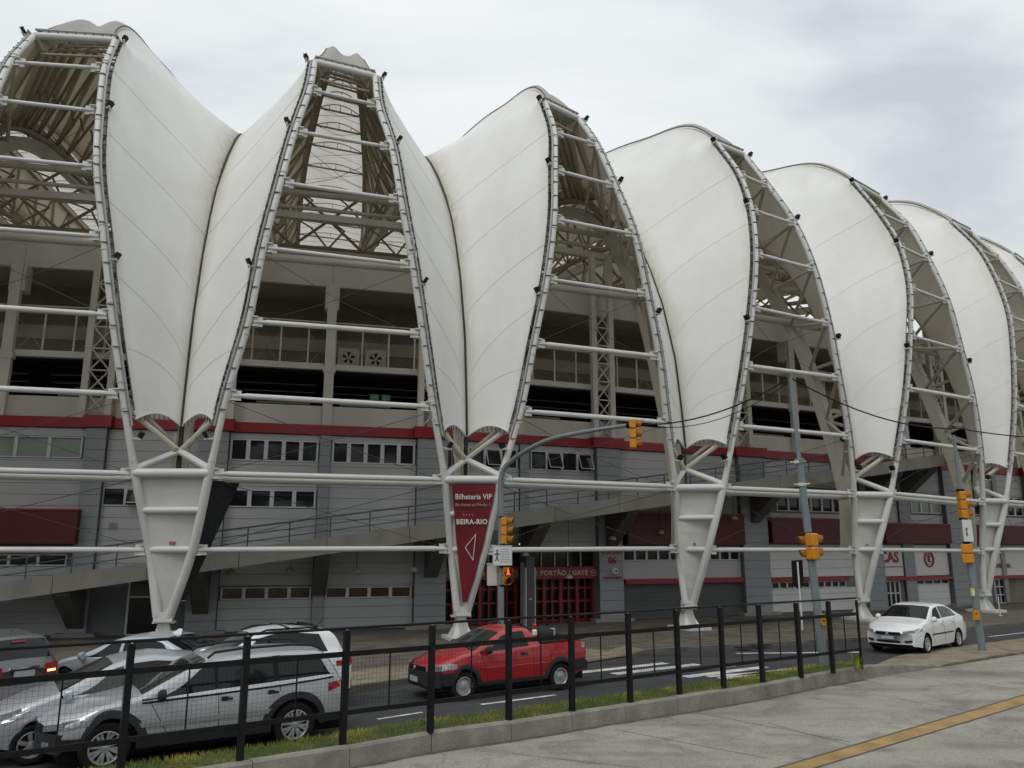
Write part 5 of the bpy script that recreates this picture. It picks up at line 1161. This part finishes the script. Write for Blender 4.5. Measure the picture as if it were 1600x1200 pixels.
# ------------------------------------------------------------------ vehicles
def ss(x): x = min(1, max(0, x)); return x * x * (3 - 2 * x)
class Car:
    def __init__(c, name, label, cat, pos, head, S, group=None):
        c.S = S; c.xs = S.get('xs', 1.0); c.root = thing(name, label, cat, (pos[0], pos[1], ZR), head, group); c.L = S['L']; c.W = S['W'] / 2
        c.tx, c.tz = zip(*sorted(S['top'])); c.bx, c.bz = zip(*sorted(S['belt'])); c.paint = S['paint']; c.sill = S.get('sill', .26)
        c.wx = S['wx']; c.wr = S.get('wr', .31); c.ar = S.get('ar', c.wr + .055)
        c.body(); c.under(); c.wheels()
    def top(c, x):
        return float(np.interp(x, c.tx, c.tz))
    def tops(c, x): return (c.top(x - .04) + 2 * c.top(x) + c.top(x + .04)) / 4 if not c.S.get('hard') else c.top(x)
    def belt(c, x): return min(float(np.interp(x, c.bx, c.bz)), c.tops(x) - .015)
    def plan(c, x):
        h = c.L / 2; f = max(0, (x - (h - .75)) / .75); r = max(0, (-x - (h - .6)) / .6)
        return c.W * (1 - .13 * f ** 2 - .08 * r ** 2)
    def bow(c, x, yn):
        h = c.L / 2; f = ss((x - (h - .9)) / .9); r = ss((-x - (h - .7)) / .7)
        return -.27 * f * abs(yn) ** 2.4 + .14 * r * abs(yn) ** 2.4
    def sy(c, x, z):
        w = c.plan(x); bt = c.belt(x)
        if z <= bt:
            lo = .04 * max(0, (.55 - z) / .4) ** 2; hi = .035 * max(0, (z - .6) / .4) ** 2
            return w - lo - hi + .012 * math.exp(-((z - bt + .16) / .035) ** 2)
        return w - .03 - c.S.get('tumble', .36) * (z - bt) - .035 * max(0, (bt - .6) / .4) ** 2
    def low(c, x):
        z = c.sill
        for wx in c.wx:
            d = abs(x - wx)
            if d < c.ar: z = max(z, c.wr + math.sqrt(c.ar ** 2 - d ** 2))
        h = c.L / 2; z = max(z, c.sill + .05 * ss((x - h + .5) / .5) + .09 * ss((-x - h + .5) / .5))
        return min(z, c.belt(x) - .05)
    def section(c, x):
        bt = c.belt(x); t = c.tops(x); lo = c.low(x); P = []
        for f in (0, .12, .3, .5, .68, .84, .94, 1): z = lo + (bt - lo) * f; P.append((c.sy(x, z), z))
        te = max(t - .075, bt + .002)
        for f in (.12, .4, .7, 1): z = bt + (te - bt) * f; P.append((c.sy(x, z + .0001), z))
        y = P[-1][0]; rise = t - te
        P += [(y - .035, te + rise * .55), (y - .11, te + rise * .85), (y * .6, t + .006), (y * .25, t + .016), (0, t + .018)]
        return P
    def pt(c, x, y, z): return ((x + c.bow(x, y / c.W)) * c.xs, y, z)
    def body(c):
        h = c.L / 2; xs = set(np.round(np.linspace(-h, h, 64), 3))
        for wx in c.wx:
            for a in np.linspace(-1, 1, 25): xs.add(round(wx + c.ar * math.sin(a * math.pi / 2) * .9999, 4))
        xs = sorted(xs); keep = [xs[0]]
        for x in xs[1:]:
            if x - keep[-1] > .006: keep.append(x)
        rows = []
        for x in keep:
            P = c.section(x); row = [c.pt(x, y, z) for y, z in P] + [c.pt(x, -y, z) for y, z in P[-2::-1]]; rows.append(row)
        b = MB(); b.grid(rows); n = len(rows[0])
        # rounded noses: pull a shrunk copy of the end section outwards
        for ri, sg in ((0, -1), (-1, 1)):
            last = rows[ri]; cz = sum(p[2] for p in last) / n; ring2 = [(p[0] + sg * .035, p[1] * .93, cz + (p[2] - cz) * .86) for p in last]
            b.grid([last, ring2] if sg < 0 else [ring2, last][::-1]); b.poly(ring2 if sg > 0 else ring2[::-1])
        c.bodyo = b.build('body', c.paint, c.root, 38)
    def under(c):
        h = c.L / 2; b = MB(); b.box((-h + .15) * c.xs, (h - .2) * c.xs, -c.W + .16, c.W - .16, .2, .62); c.sub('underbody', b, 'black')
    def sub(c, name, b, m, sm=None, parent=None):
        o = b.build(name, m, None, sm); o.parent = parent or c.root; return o
    def wheels(c):
        S = c.S; ns = S.get('spokes', 5)
        for wx in c.wx:
            for s in (1, -1):
                y = s * (c.W - .10); ax = np.array([0, s, 0]); o = np.array([wx * c.xs, y, c.wr]); b = MB()
                b.lathe(o, ax, [(-.10, c.wr * .66), (-.095, c.wr * .92), (-.06, c.wr * .99), (-.02, c.wr), (.03, c.wr), (.07, c.wr * .985), (.10, c.wr * .92), (.105, c.wr * .78), (.085, c.wr * .66), (.06, c.wr * .645)], 30, caps=False)
                b.lathe(o, ax, [(-.02, c.wr * .65), (-.01, .01)], 24, caps=False)
                t = c.sub('wheel', b, 'rubber', 40)
                b = MB(); b.lathe(o, ax, [(.02, c.wr * .61), (.075, c.wr * .65), (.09, c.wr * .66), (.092, c.wr * .62), (.07, c.wr * .58), (.03, c.wr * .56)], 26, caps=False)
                if S.get('rim') == 'steel':
                    b.lathe(o, ax, [(.03, c.wr * .57), (.06, c.wr * .46), (.055, c.wr * .34), (.075, c.wr * .2), (.075, .02)], 22)
                else:
                    for k in range(ns):
                        for off in ((-.16, .16) if S.get('twin') else (0,)):
                            a = 2 * math.pi * k / ns + .3; d0 = np.array([math.cos(a), 0, math.sin(a)]); a2 = a + off; d1 = np.array([math.cos(a2), 0, math.sin(a2)]); t1 = np.array([-math.sin(a2), 0, math.cos(a2)])
                            wd = .017 if S.get('twin') else .026
                            p0, p1 = o + d0 * c.wr * .12, o + d1 * c.wr * .63; b.hexa([p0 - t1 * wd + ax * .03, p0 + t1 * wd + ax * .03, p1 + t1 * wd * 1.3 + ax * .05, p1 - t1 * wd * 1.3 + ax * .05, p0 - t1 * wd + ax * .075, p0 + t1 * wd + ax * .075, p1 + t1 * wd * 1.3 + ax * .088, p1 - t1 * wd * 1.3 + ax * .088])
                    b.lathe(o, ax, [(.03, c.wr * .17), (.082, c.wr * .16), (.086, .01)], 14)
                c.sub('rim', b, S.get('rimmat', 'rim'), 35, t)
                b = MB(); b.lathe(o, ax, [(.0, c.wr * .57), (.012, c.wr * .3), (.012, .02)], 18); c.sub('brake', b, 'plastic', None, t)
    # patches lying on the body
    def side(c, name, m, x0, x1, zf0, zf1, off=.006, sides=(1, -1), n=14, nv=5, shear=None, parent=None):
        for s in sides:
            rows = []
            for i in range(n + 1):
                f = i / n; row = []
                for j in range(nv + 1):
                    v = j / nv; a0, a1 = (x0, x1) if shear is None else (x0 + (shear[0] - x0) * v, x1 + (shear[1] - x1) * v)
                    x = a0 + (a1 - a0) * f; z0, z1 = zf0(x), zf1(x); z = z0 + (z1 - z0) * v; y = s * (c.sy(x, z) + off); row.append(c.pt(x, y, z))
                rows.append(row)
            b = MB(); b.grid(rows); c.sub(name, b, m, 50, parent)
    def glass_side(c, x0, x1, x0t, x1t, m='car_glass', name='window', lift=.03, drop=.09, sides=(1, -1)):
        c.side(name, m, x0, x1, lambda x: c.belt(x) + lift, lambda x: max(c.belt(x) + lift + .004, c.tops(x) - drop), shear=(x0t, x1t), sides=sides)
    def screen(c, name, m, xa, xb, wa=.9, wb=.86, off=.008):
        rows = []
        for i in range(9):
            f = i / 8; x = xa + (xb - xa) * f; row = []
            for u in np.linspace(-1, 1, 13):
                P = c.section(x); ye = P[-5][0] - .03; y = u * ye * (wa + (wb - wa) * f) * 1.08; t = c.tops(x)
                zz = np.interp(abs(y), [0, P[-3][0], P[-4][0], P[-5][0]], [P[-1][1], P[-3][1], P[-4][1], P[-5][1]])
                row.append(c.pt(x, y, zz + off))
            rows.append(row)
        b = MB(); b.grid(rows); c.sub(name, b, m, 50)
    def front(c, name, m, y0, y1, z0, z1, off=.01, slope=.0, sides=(1,), rear=False, n=8, parent=None, dz=0.0):
        h = c.L / 2; sg = -1 if rear else 1
        for s in sides:
            rows = []
            for i in range(n + 1):
                y = s * (y0 + (y1 - y0) * i / n); k = c.bow(sg * h, y / c.W); e = dz * (i / n)
                rows.append([((sg * h + k) * c.xs + sg * (.035 * (1 - abs(y / c.W) ** 3) + off), y, z + e) for z in (z0, (z0 + z1) / 2, z1)])
            rows2 = [[(p[0] - sg * .05, p[1], p[2]) for p in r] for r in rows]
            b = MB(); b.grid(rows); b.grid([rows[0], rows2[0]]); b.grid([rows[-1], rows2[-1]]); b.grid([[r[0] for r in rows], [r[0] for r in rows2]]); b.grid([[r[-1] for r in rows], [r[-1] for r in rows2]])
            c.sub(name, b, m, 40, parent)
    def line_side(c, name, m, pts, r=.005, sides=(1, -1)):
        for s in sides:
            b = MB(); b.tube([c.pt(x, s * (c.sy(x, z) + .001), z) for x, z in pts], r, 4); c.sub(name, b, m)
    def arch(c, m, width=.07, off=.014, sides=(1, -1)):
        for wx in c.wx:
            for s in sides:
                rows = []
                for a in np.linspace(-.12, math.pi + .12, 22):
                    row = []
                    for k, rr in enumerate((c.ar - .012, c.ar + width * .4, c.ar + width)):
                        x = wx + rr * math.cos(a); z = max(c.sill - .02, c.wr + rr * math.sin(a)); y = s * (c.sy(x, min(z, c.belt(x))) + (off if k < 2 else .002)); row.append(c.pt(x, y, z))
                    x, y, z = row[0]; row.insert(0, (x, y - s * .12, z)); rows.append(row)
                b = MB(); b.grid(rows); c.sub('arch_flare', b, m, 50)
    def mirror(c, x, m, z=None):
        x_in = x
        for s in (1, -1):
            z_ = z or c.belt(x_in) + .07; y = c.sy(x_in, z_); x = x_in * c.xs; b = MB()
            b.lathe((x + .05, s * (y + .13), z_), (-1, 0, 0), [(-.06, .02), (-.05, .06), (-.02, .085), (.05, .09), (.06, .08)], 12)
            o = c.sub('mirror', b, m, 40); o.scale = (1, 1, 1); b = MB(); b.tube([(x + .03, s * (y - .02), z_ - .05), (x + .04, s * (y + .1), z_ - .02)], .02, 6); c.sub('mirror_arm', b, m, 40, o)
    def handle(c, x, z, m, sides=(1, -1)):
        for s in sides:
            y = c.sy(x, z); b = MB(); b.obox((x * c.xs, s * (y + .02), z), (.09, 0, .008), (0, .012, 0), (0, 0, .017)); b.obox((x * c.xs + .03, s * (y + .006), z), (.05, 0, 0), (0, .004, 0), (0, 0, .035)); c.sub('handle', b, m)
    def door_lines(c, xs, zb, m='black'):
        for x0, x1 in xs: c.line_side('door_gap', m, [(x0 + (x1 - x0) * f, zb + (c.belt(x1) - zb) * f) for f in np.linspace(0, 1, 7)])
def xy(u, v, z=ZR): p = G(u, v, z); return p[:2]

# silver estate car by the fence
H1 = math.atan2(-.56, -.83)
est = dict(xs=1.1, L=4.35, W=1.72, paint='car_silver', wx=(1.42, -1.22), wr=.365, ar=.435, sill=.37, spokes=8, twin=True, tumble=.34,
    top=[(2.18, .70), (2.05, .80), (1.6, .95), (1.15, 1.03), (1.0, 1.07), (.75, 1.2), (.3, 1.42), (.05, 1.51), (-.3, 1.56), (-1.0, 1.575), (-1.6, 1.55), (-1.75, 1.49), (-1.95, 1.22), (-2.1, .98), (-2.18, .85)],
    belt=[(2.18, .68), (1.6, .90), (1.0, .97), (0, 1.0), (-1.0, 1.04), (-1.9, 1.10), (-2.18, .84)])
rw = xy(457, 1167); hd = np.array([math.cos(H1), math.sin(H1)]); lf = np.array([-hd[1], hd[0]])
pos = rw + hd * 1.22 * 1.1 - lf * .78
C = Car('estate_car', 'silver estate car with dark plastic wheel arches and roof rails right behind the fence', 'car', pos, H1, est)
C.screen('windscreen', 'car_glass_pale', 1.0, .12); C.screen('rear_window', 'car_glass', -1.80, -2.02)
C.glass_side(.78, .0, .22, .02); C.glass_side(-.04, -.88, -.04, -.86); C.glass_side(-.96, -1.86, -.94, -1.62)
C.side('pillar_trim', 'black', .03, -.07, lambda x: C.belt(x) + .02, lambda x: C.tops(x) - .085, .004); C.side('pillar_trim', 'black', -.86, -.99, lambda x: C.belt(x) + .02, lambda x: C.tops(x) - .085, .004)
C.side('belt_trim', 'black', 1.0, -1.9, lambda x: C.belt(x) - .035, lambda x: C.belt(x) + .03, .005, n=24)
C.side('sill_cladding', 'plastic', 1.04, -.84, lambda x: .30, lambda x: .50, .016, n=20); C.side('side_moulding', 'car_silver_dark', 1.02, -.84, lambda x: .60, lambda x: .67, .014, n=20); C.side('sill_cladding', 'plastic', -1.6, -2.1, lambda x: .36, lambda x: .5, .012)
C.side('bumper_corner', 'plastic', 2.17, 1.80, lambda x: .37, lambda x: .53, .012)
C.arch('plastic', .10, .02)
C.door_lines([(.62, .9), (-.06, -.04), (-1.02, -.96)], .42); C.line_side('door_gap', 'black', [(.9, .40), (.9, .96)])
C.handle(-.02 - -.16 - .3, .90, 'plastic'); C.handle(-.85, .93, 'plastic'); C.mirror(.72, 'plastic')
C.front('lower_bumper', 'plastic', -.76, .76, .33, .60, .008, n=16); C.front('grille', 'black', -.4, .4, .60, .70, .008); C.front('headlight', 'lamp_clear', .42, .76, .61, .70, .006, sides=(1, -1), dz=.06); C.front('fog_light', 'lamp_clear', .45, .60, .40, .48, .016, sides=(1, -1))
C.side('headlight', 'lamp_clear', 2.14, 1.72, lambda x: .66 + (2.14 - x) * .12, lambda x: .77 + (2.14 - x) * .16, .008)
C.front('rear_bumper', 'plastic', -.76, .76, .32, .58, .03, rear=True, n=14); C.side('tail_light', 'lamp_red', -1.80, -2.17, lambda x: .90 - (x + 2.17) * .25 + .04, lambda x: 1.02 - (x + 2.17) * .08 - (.12 if x < -2.1 else 0), .008); C.front('tail_light', 'lamp_red', .5, .74, .78, .95, .012, rear=True, sides=(1, -1))
for s in (1, -1):
    b = MB(); yy = C.sy(-.4, 1.5) - .06; b.tube([(x_ * 1.1, s * yy, z_) for x_, z_ in ((.1, 1.515), (0, 1.60), (-.4, 1.635), (-1.2, 1.645), (-1.55, 1.61), (-1.68, 1.53))], .022, 6); C.sub('roof_rail', b, 'plastic', 40)
b = MB(); b.tube([(-1.5, 0, 1.57), (-1.72, 0, 1.75)], .006, 4); C.sub('aerial', b, 'black')
b = MB(); b.lathe((.45, .33, .95), (0, 0, 1), [(0, .22), (.22, .2), (.34, .1), (.36, .09), (.42, .11), (.5, .1), (.55, .04)], 12); b2 = C.sub('driver_seat', b, 'seat_dark', 40)

# silver hatchback in the next lane
def hatch(L, W, paint, k=1.0, **kw):
    return dict(L=L, W=W, paint=paint, wx=(L / 2 - .78, -L / 2 + .72), wr=.30, ar=.355, sill=.24, spokes=6,
        top=[(L / 2, .62 * k), (L / 2 - .15, .74 * k), (L / 2 - .6, .90 * k), (L / 2 - 1.0, 1.0 * k), (L / 2 - 1.1, 1.04 * k), (L / 2 - 1.9, 1.42 * k), (L / 2 - 2.2, 1.48 * k), (-.6, 1.50 * k), (-L / 2 + .55, 1.42 * k), (-L / 2 + .4, 1.34 * k), (-L / 2 + .12, .96 * k), (-L / 2, .8 * k)],
        belt=[(L / 2, .6 * k), (L / 2 - 1, .93 * k), (0, .96 * k), (-L / 2 + .3, 1.03 * k), (-L / 2, .79 * k)], **kw)
c2 = Car('hatchback', 'pale silver hatchback half hidden behind the bonnet of the silver estate car', 'car', (-7.0, 14.5), H1, hatch(3.85, 1.68, 'car_silver'))
h = 3.85 / 2
c2.screen('windscreen', 'car_glass_pale', h - 1.1, h - 1.86); c2.screen('rear_window', 'car_glass', -h + .36, -h + .14); c2.glass_side(h - 1.3, -.12, h - 1.86, -.1, 'car_glass_pale'); c2.glass_side(-.2, -h + .5, -.18, -h + .66)
c2.side('pillar_trim', 'black', h - 1.12, h - 1.3, lambda x: c2.belt(x) + .01, lambda x: c2.belt(x) + .05); c2.mirror(h - 1.25, 'car_silver'); c2.handle(0, .86, 'car_silver'); c2.door_lines([(h - 1.2, h - 1.1), (-.2, -.16)], .3)
c2.front('headlight', 'lamp_clear', .42, .74, .60, .74, .012, sides=(1, -1)); c2.side('headlight', 'lamp_clear', h - .04, h - .5, lambda x: .62 + (h - x) * .2, lambda x: .73 + (h - x) * .24, .008); c2.front('grille', 'black', -.38, .38, .5, .6, .014); c2.front('lower_grille', 'black', -.5, .5, .28, .4, .014); c2.front('tail_light', 'lamp_red', .5, .72, .7, .95, .012, rear=True, sides=(1, -1))
b = MB(); b.tube([(-.3, 0, 1.5), (-.45, 0, 1.62)], .006, 4); c2.sub('aerial', b, 'black')

# white crossover behind the estate car
su = hatch(4.0, 1.70, 'car_white', 1.12); su.update(sill=.3, wr=.33, ar=.39); h = 2.0
c5 = Car('crossover_car', 'white crossover car with black roof bars seen over the roof of the silver estate car', 'car', (-5.45, 17.35), H1, su)
c5.screen('windscreen', 'car_glass_pale', h - 1.1, h - 1.86); c5.screen('rear_window', 'car_glass', -h + .40, -h + .14, .95, .92); c5.glass_side(h - 1.3, -.1, h - 1.9, -.1); c5.glass_side(-.18, -h + .62, -.18, -h + .80)
c5.side('pillar_trim', 'black', -.08, -.2, lambda x: c5.belt(x) + .03, lambda x: c5.tops(x) - .09, .004); c5.mirror(h - 1.25, 'car_white'); c5.handle(-.02, .92, 'car_white'); c5.door_lines([(h - 1.2, h - 1.1), (-.2, -.16)], .4); c5.arch('plastic', .06); c5.side('sill_cladding', 'plastic', h - 1.2, -h + 1.12, lambda x: .25, lambda x: .42, .012)
c5.side('tail_light', 'lamp_red', -h + .42, -h + .01, lambda x: .86 + .05 * (h + x), lambda x: 1.0 - .06 * (h + x), .009); c5.front('tail_light', 'lamp_red', .46, .76, .88, 1.0, .012, rear=True, sides=(1, -1)); c5.front('rear_bumper', 'plastic', -.7, .7, .34, .56, .02, rear=True); c5.front('plate', 'plate', -.2, .2, .66, .78, .02, rear=True)
for s in (1, -1):
    b = MB(); b.tube([(.1, s * .55, 1.58), (-.1, s * .55, 1.655), (-1.0, s * .55, 1.66), (-1.35, s * .55, 1.60)], .02, 6); c5.sub('roof_rail', b, 'black', 40)
for x in (-.55, -1.15):
    b = MB(); b.tube([(x, -.6, 1.67), (x, 0, 1.69), (x, .6, 1.67)], .026, 6); c5.sub('roof_bar', b, 'black', 40)
b = MB(); b.tube([(-1.3, .1, 1.6), (-1.5, .1, 1.82)], .007, 4); c5.sub('aerial', b, 'black')

# grey hatchback at the left edge, seen from the rear with its brake light lit
Hh = math.atan2(.53, -.85)
gh = hatch(3.9, 1.68, 'car_graphite', 1.04); h = 1.95
c3 = Car('hatchback', 'dark grey hatchback at the left edge seen from behind with a lit brake light', 'car', (-11.8, 18.3), Hh, gh)
c3.screen('rear_window', 'car_glass', -h + .42, -h + .14, .9, .86); c3.glass_side(h - 1.3, -.12, h - 1.86, -.1); c3.glass_side(-.2, -h + .5, -.18, -h + .66)
c3.front('tail_light', 'lamp_red', .44, .74, .70, .92, .012, rear=True, sides=(1, -1)); c3.side('tail_light', 'lamp_red', -h + .3, -h + .02, lambda x: .74, lambda x: .94, .01); c3.front('brake_lamp', 'brake_lit', .48, .68, .745, .79, .022, rear=True, sides=(1, -1)); c3.front('plate', 'plate', -.2, .2, .70, .82, .02, rear=True); c3.front('rear_bumper', 'car_silver_dark', -.76, .76, .3, .55, .03, rear=True); c3.front('handle_trim', 'chrome', -.3, .3, .86, .90, .02, rear=True)
b = MB(); b.obox((-h + .36, 0, 1.38), (.03, 0, 0), (0, .14, 0), (0, 0, .02)); c3.sub('high_brake_lamp', b, 'lamp_red'); b = MB(); b.tube([(-h + .8, 0, 1.48), (-h + .6, 0, 1.62)], .006, 4); c3.sub('aerial', b, 'black')

# low pale sedan beyond it
Hs = math.atan2(.22, -.97)
sd_ = dict(L=4.4, W=1.74, paint='car_blue_grey', wx=(1.38, -1.28), wr=.31, ar=.365, sill=.2, spokes=5,
    top=[(2.2, .58), (2.05, .70), (1.5, .84), (1.1, .92), (.3, 1.26), (0, 1.34), (-.5, 1.37), (-.95, 1.33), (-1.7, 1.02), (-1.9, .99), (-2.12, .93), (-2.2, .7)], belt=[(2.2, .56), (1.1, .84), (0, .88), (-1.7, .95), (-2.2, .68)])
c4 = Car('sedan', 'pale grey blue sedan with a shark fin aerial in the far lane under the ramp', 'car', (-8.7, 19.5), Hs, sd_)
c4.screen('windscreen', 'car_glass_pale', 1.08, .32); c4.screen('rear_window', 'car_glass', -1.0, -1.62); c4.glass_side(.9, .05, .36, .04); c4.glass_side(-.05, -1.42, -.04, -1.05)
c4.mirror(.85, 'car_blue_grey'); c4.handle(.15, .8, 'car_blue_grey'); c4.front('headlight', 'lamp_clear', .42, .74, .56, .68, .012, sides=(1, -1)); c4.side('tail_light', 'lamp_red', -1.85, -2.17, lambda x: .74, lambda x: .88, .008); c4.side('headlight', 'lamp_red', 2.1, 1.9, lambda x: .62, lambda x: .7, .006, sides=(1,)) if False else None
b = MB(); b.grid([[(-.75, -.03, 1.37), (-1.0, -.035, 1.33)], [(-.92, 0, 1.47), (-1.0, 0, 1.46)], [(-.75, .03, 1.37), (-1.0, .035, 1.33)]]); c4.sub('shark_fin_aerial', b, 'car_white', 40)

# red pickup
fw, rwk = xy(735, 1093), xy(880, 1077); hv = fw - rwk; hv /= np.linalg.norm(hv); Hp = math.atan2(hv[1], hv[0])
pk = dict(L=4.3, W=1.68, paint='car_red', wx=(1.36, -1.25), wr=.305, ar=.375, sill=.33, rim='steel', tumble=.36, hard=True,
    top=[(2.15, .66), (2.08, .76), (1.7, .90), (1.25, .99), (1.08, 1.03), (.30, 1.40), (.05, 1.465), (-.2, 1.48), (-.42, 1.465), (-.48, 1.43), (-.70, 1.12), (-.76, 1.075), (-1.4, 1.09), (-2.05, 1.12), (-2.15, 1.06)],
    belt=[(2.15, .64), (1.7, .84), (1.1, .95), (0, 1.0), (-.7, 1.04), (-2.05, 1.08), (-2.15, 1.03)])
mid = (fw + rwk) / 2; lf = np.array([-hv[1], hv[0]]); pos = mid + hv * .10 - lf * .76
T = Car('pickup_truck', 'red single cab pickup truck with black bumpers and arches driving behind the fence', 'pickup', pos, Hp, pk)
T.screen('windscreen', 'car_glass_pale', 1.06, .34); T.glass_side(.84, -.40, .36, -.28); T.screen('rear_window', 'car_glass', -.50, -.66, .8, .8)
T.side('quarter_trim', 'black', .86, .94, lambda x: T.belt(x) + .0, lambda x: T.belt(x) + .05)
rows = []
for x in np.linspace(-.80, -2.06, 10): rows.append([(x, y, T.top(x) + .026) for y in (-.62, 0, .62)])
b = MB(); b.grid(rows); T.sub('bed_cover', b, 'black')
for s in (1, -1): b = MB(); b.tube([(-.74, s * .70, 1.10), (-1.4, s * .72, 1.125), (-2.06, s * .70, 1.15)], .028, 6); T.sub('bed_rail', b, 'plastic', 40)
T.arch('plastic', .085, .02); T.side('sill_cladding', 'plastic', .98, -.85, lambda x: .29, lambda x: .37, .012); T.front('bumper', 'plastic', -.78, .78, .30, .62, .03, n=16); T.side('bumper_corner', 'plastic', 2.14, 1.7, lambda x: .33, lambda x: .60, .014); T.front('grille', 'black', -.45, .45, .62, .72, .014); T.front('headlight', 'lamp_clear', .44, .78, .62, .73, .01, sides=(1, -1), dz=.03); T.side('headlight', 'lamp_clear', 2.12, 1.66, lambda x: .64 + (2.12 - x) * .1, lambda x: .76 + (2.12 - x) * .18 - max(0, (1.9 - x)) * .25, .008)
T.front('plate', 'plate', -.2, .2, .38, .49, .045); b = MB(); b.lathe((2.15 + .055, 0, .67), (1, 0, 0), [(0, .055), (.012, .05)], 16); T.sub('badge', b, 'chrome', 40)
T.front('lower_grille', 'black', -.4, .4, .31, .36, .04)
T.side('rear_bumper', 'plastic', -1.72, -2.14, lambda x: .42, lambda x: .68, .014); T.front('rear_bumper', 'plastic', -.76, .76, .40, .62, .04, rear=True); T.side('tail_light', 'lamp_clear', -2.02, -2.15, lambda x: .93, lambda x: 1.04, .012); T.front('tail_light', 'lamp_red', .58, .74, .74, 1.02, .014, rear=True, sides=(1, -1))
T.mirror(.72, 'plastic'); T.handle(-.22, .90, 'plastic'); T.door_lines([(.74, .92), (-.52, -.46)], .37); T.line_side('body_crease', 'car_red', [(1.0, .66), (-.85, .66)], .008)
for s in (1, -1): b = MB(); b.tube([(-.05, s * .5, 1.46), (-.1, s * .5, 1.52), (-.3, s * .5, 1.53), (-.36, s * .5, 1.48)], .018, 6); T.sub('roof_rail', b, 'plastic', 40)
b = MB(); b.lathe((.1, .30, .96), (0, 0, 1), [(0, .2), (.2, .19), (.26, .1), (.3, .08), (.36, .1), (.45, .08), (.48, .02)], 12); T.sub('seat', b, 'seat_dark', 40)
def onbed(x, y, z): c_, s_ = math.cos(Hp), math.sin(Hp); return np.array([pos[0] + x * c_ - y * s_, pos[1] + x * s_ + y * c_, ZR + z])
q = onbed(-.95, .15, 1.12); BO = thing('gas_bottle', 'small white bottle with a red cap standing in the pickup bed behind the cab', 'bottle', q)
b = MB(); b.lathe(q, (0, 0, 1), [(0, .06), (.2, .065), (.24, .03)], 12); b.build('body', 'text_white', BO, 40); b = MB(); b.lathe(q + np.array([0, 0, .24]), (0, 0, 1), [(0, .045), (.1, .05), (.13, .02)], 12); b.build('cap', 'car_red', BO, 40); b = MB(); b.lathe(q, (0, 0, 1), [(.05, .067), (.1, .067)], 12); b.build('band', 'car_red', BO)
q = onbed(-1.3, .05, 1.12); MA = thing('machine', 'black motor machine with a tubular handle strapped down in the pickup bed', 'machine', q)
b = MB(); b.lathe(q, (0, 0, 1), [(.0, .22), (.1, .24), (.2, .2), (.28, .1), (.3, .02)], 14); b.build('motor', 'plastic', MA, 40); b = MB(); u_ = np.array([hv[0], hv[1], 0]); b.tube([q - u_ * .3, q - u_ * .32 + np.array([0, 0, .2]), q + u_ * .02 + np.array([0, 0, .22]), q - u_ * .1 + np.array([0, 0, .05])], .022, 6); b.build('frame', 'alu', MA, 40); b = MB(); b.tube([q - u_ * .1 + np.array([0, .2, .1]), q - u_ * .1 + np.array([0, .12, .33]), q - u_ * .1 + np.array([0, -.12, .33])], .02, 6); b.build('handle', 'black', MA, 40)

# white sedan at the right
fw, rwk = xy(1443, 1021), xy(1500, 1013); hv = fw - rwk; hv /= np.linalg.norm(hv)
Hl = math.atan2(-.66, -.75); hv = np.array([math.cos(Hl), math.sin(Hl)]); lf = np.array([-hv[1], hv[0]])
ln = dict(L=4.5, W=1.73, paint='car_white', wx=(1.36, -1.24), wr=.31, ar=.365, sill=.22, spokes=6, tumble=.36,
    top=[(2.25, .66), (2.12, .78), (1.7, .92), (1.2, 1.02), (1.05, 1.06), (.35, 1.40), (.1, 1.47), (-.3, 1.50), (-.75, 1.47), (-1.1, 1.37), (-1.7, 1.12), (-1.85, 1.09), (-2.12, 1.05), (-2.25, .85)],
    belt=[(2.25, .64), (1.7, .86), (1.05, .97), (0, 1.0), (-1.0, 1.03), (-1.8, 1.05), (-2.25, .83)])
pos = (fw + rwk) / 2 - lf * .77 - hv * .06
A = Car('sedan', 'white four door sedan with its front window open turning at the end of the fence', 'car', pos, Hl, ln)
A.screen('windscreen', 'car_glass', 1.03, .30, .95, .92); A.screen('rear_window', 'car_glass', -1.1, -1.62); A.glass_side(.84, -.06, .34, -.06, 'black'); A.glass_side(-.14, -1.02, -.14, -.92); A.glass_side(-1.06, -1.40, -.96, -1.08)
A.side('side_moulding', 'plastic', .96, -.84, lambda x: .56, lambda x: .60, .012, n=18); A.mirror(.78, 'car_white'); A.handle(.08, .88, 'car_white'); A.handle(-.84, .90, 'car_white'); A.door_lines([(.82, .9), (-.1, -.08), (-.95, -1.04)], .3)
A.front('grille', 'black', -.38, .38, .60, .69, .012, n=10); A.front('grille_frame', 'chrome', -.39, .39, .69, .703, .014, n=10); A.front('lower_grille', 'black', -.36, .36, .37, .44, .012); A.front('plate', 'plate', -.2, .2, .475, .575, .022); A.front('fog_light', 'black', .50, .70, .38, .44, .01, sides=(1, -1), dz=.02); A.front('headlight', 'lamp_clear', .47, .75, .655, .725, .008, sides=(1, -1), dz=.05); A.front('bumper_crease', 'car_white', -.7, .7, .335, .352, .02, n=12); A.side('headlight', 'lamp_clear', 2.2, 1.72, lambda x: .67 + (2.2 - x) * .16, lambda x: .76 + (2.2 - x) * .22 - max(0, 1.95 - x) * .3, .009)
b = MB(); b.lathe((2.25 + .05, 0, .63), (1, 0, 0), [(0, .06), (.012, .055)], 16); A.sub('badge', b, 'chrome', 40); A.side('tail_light', 'lamp_red', -2.0, -2.23, lambda x: .82, lambda x: 1.0, .008)
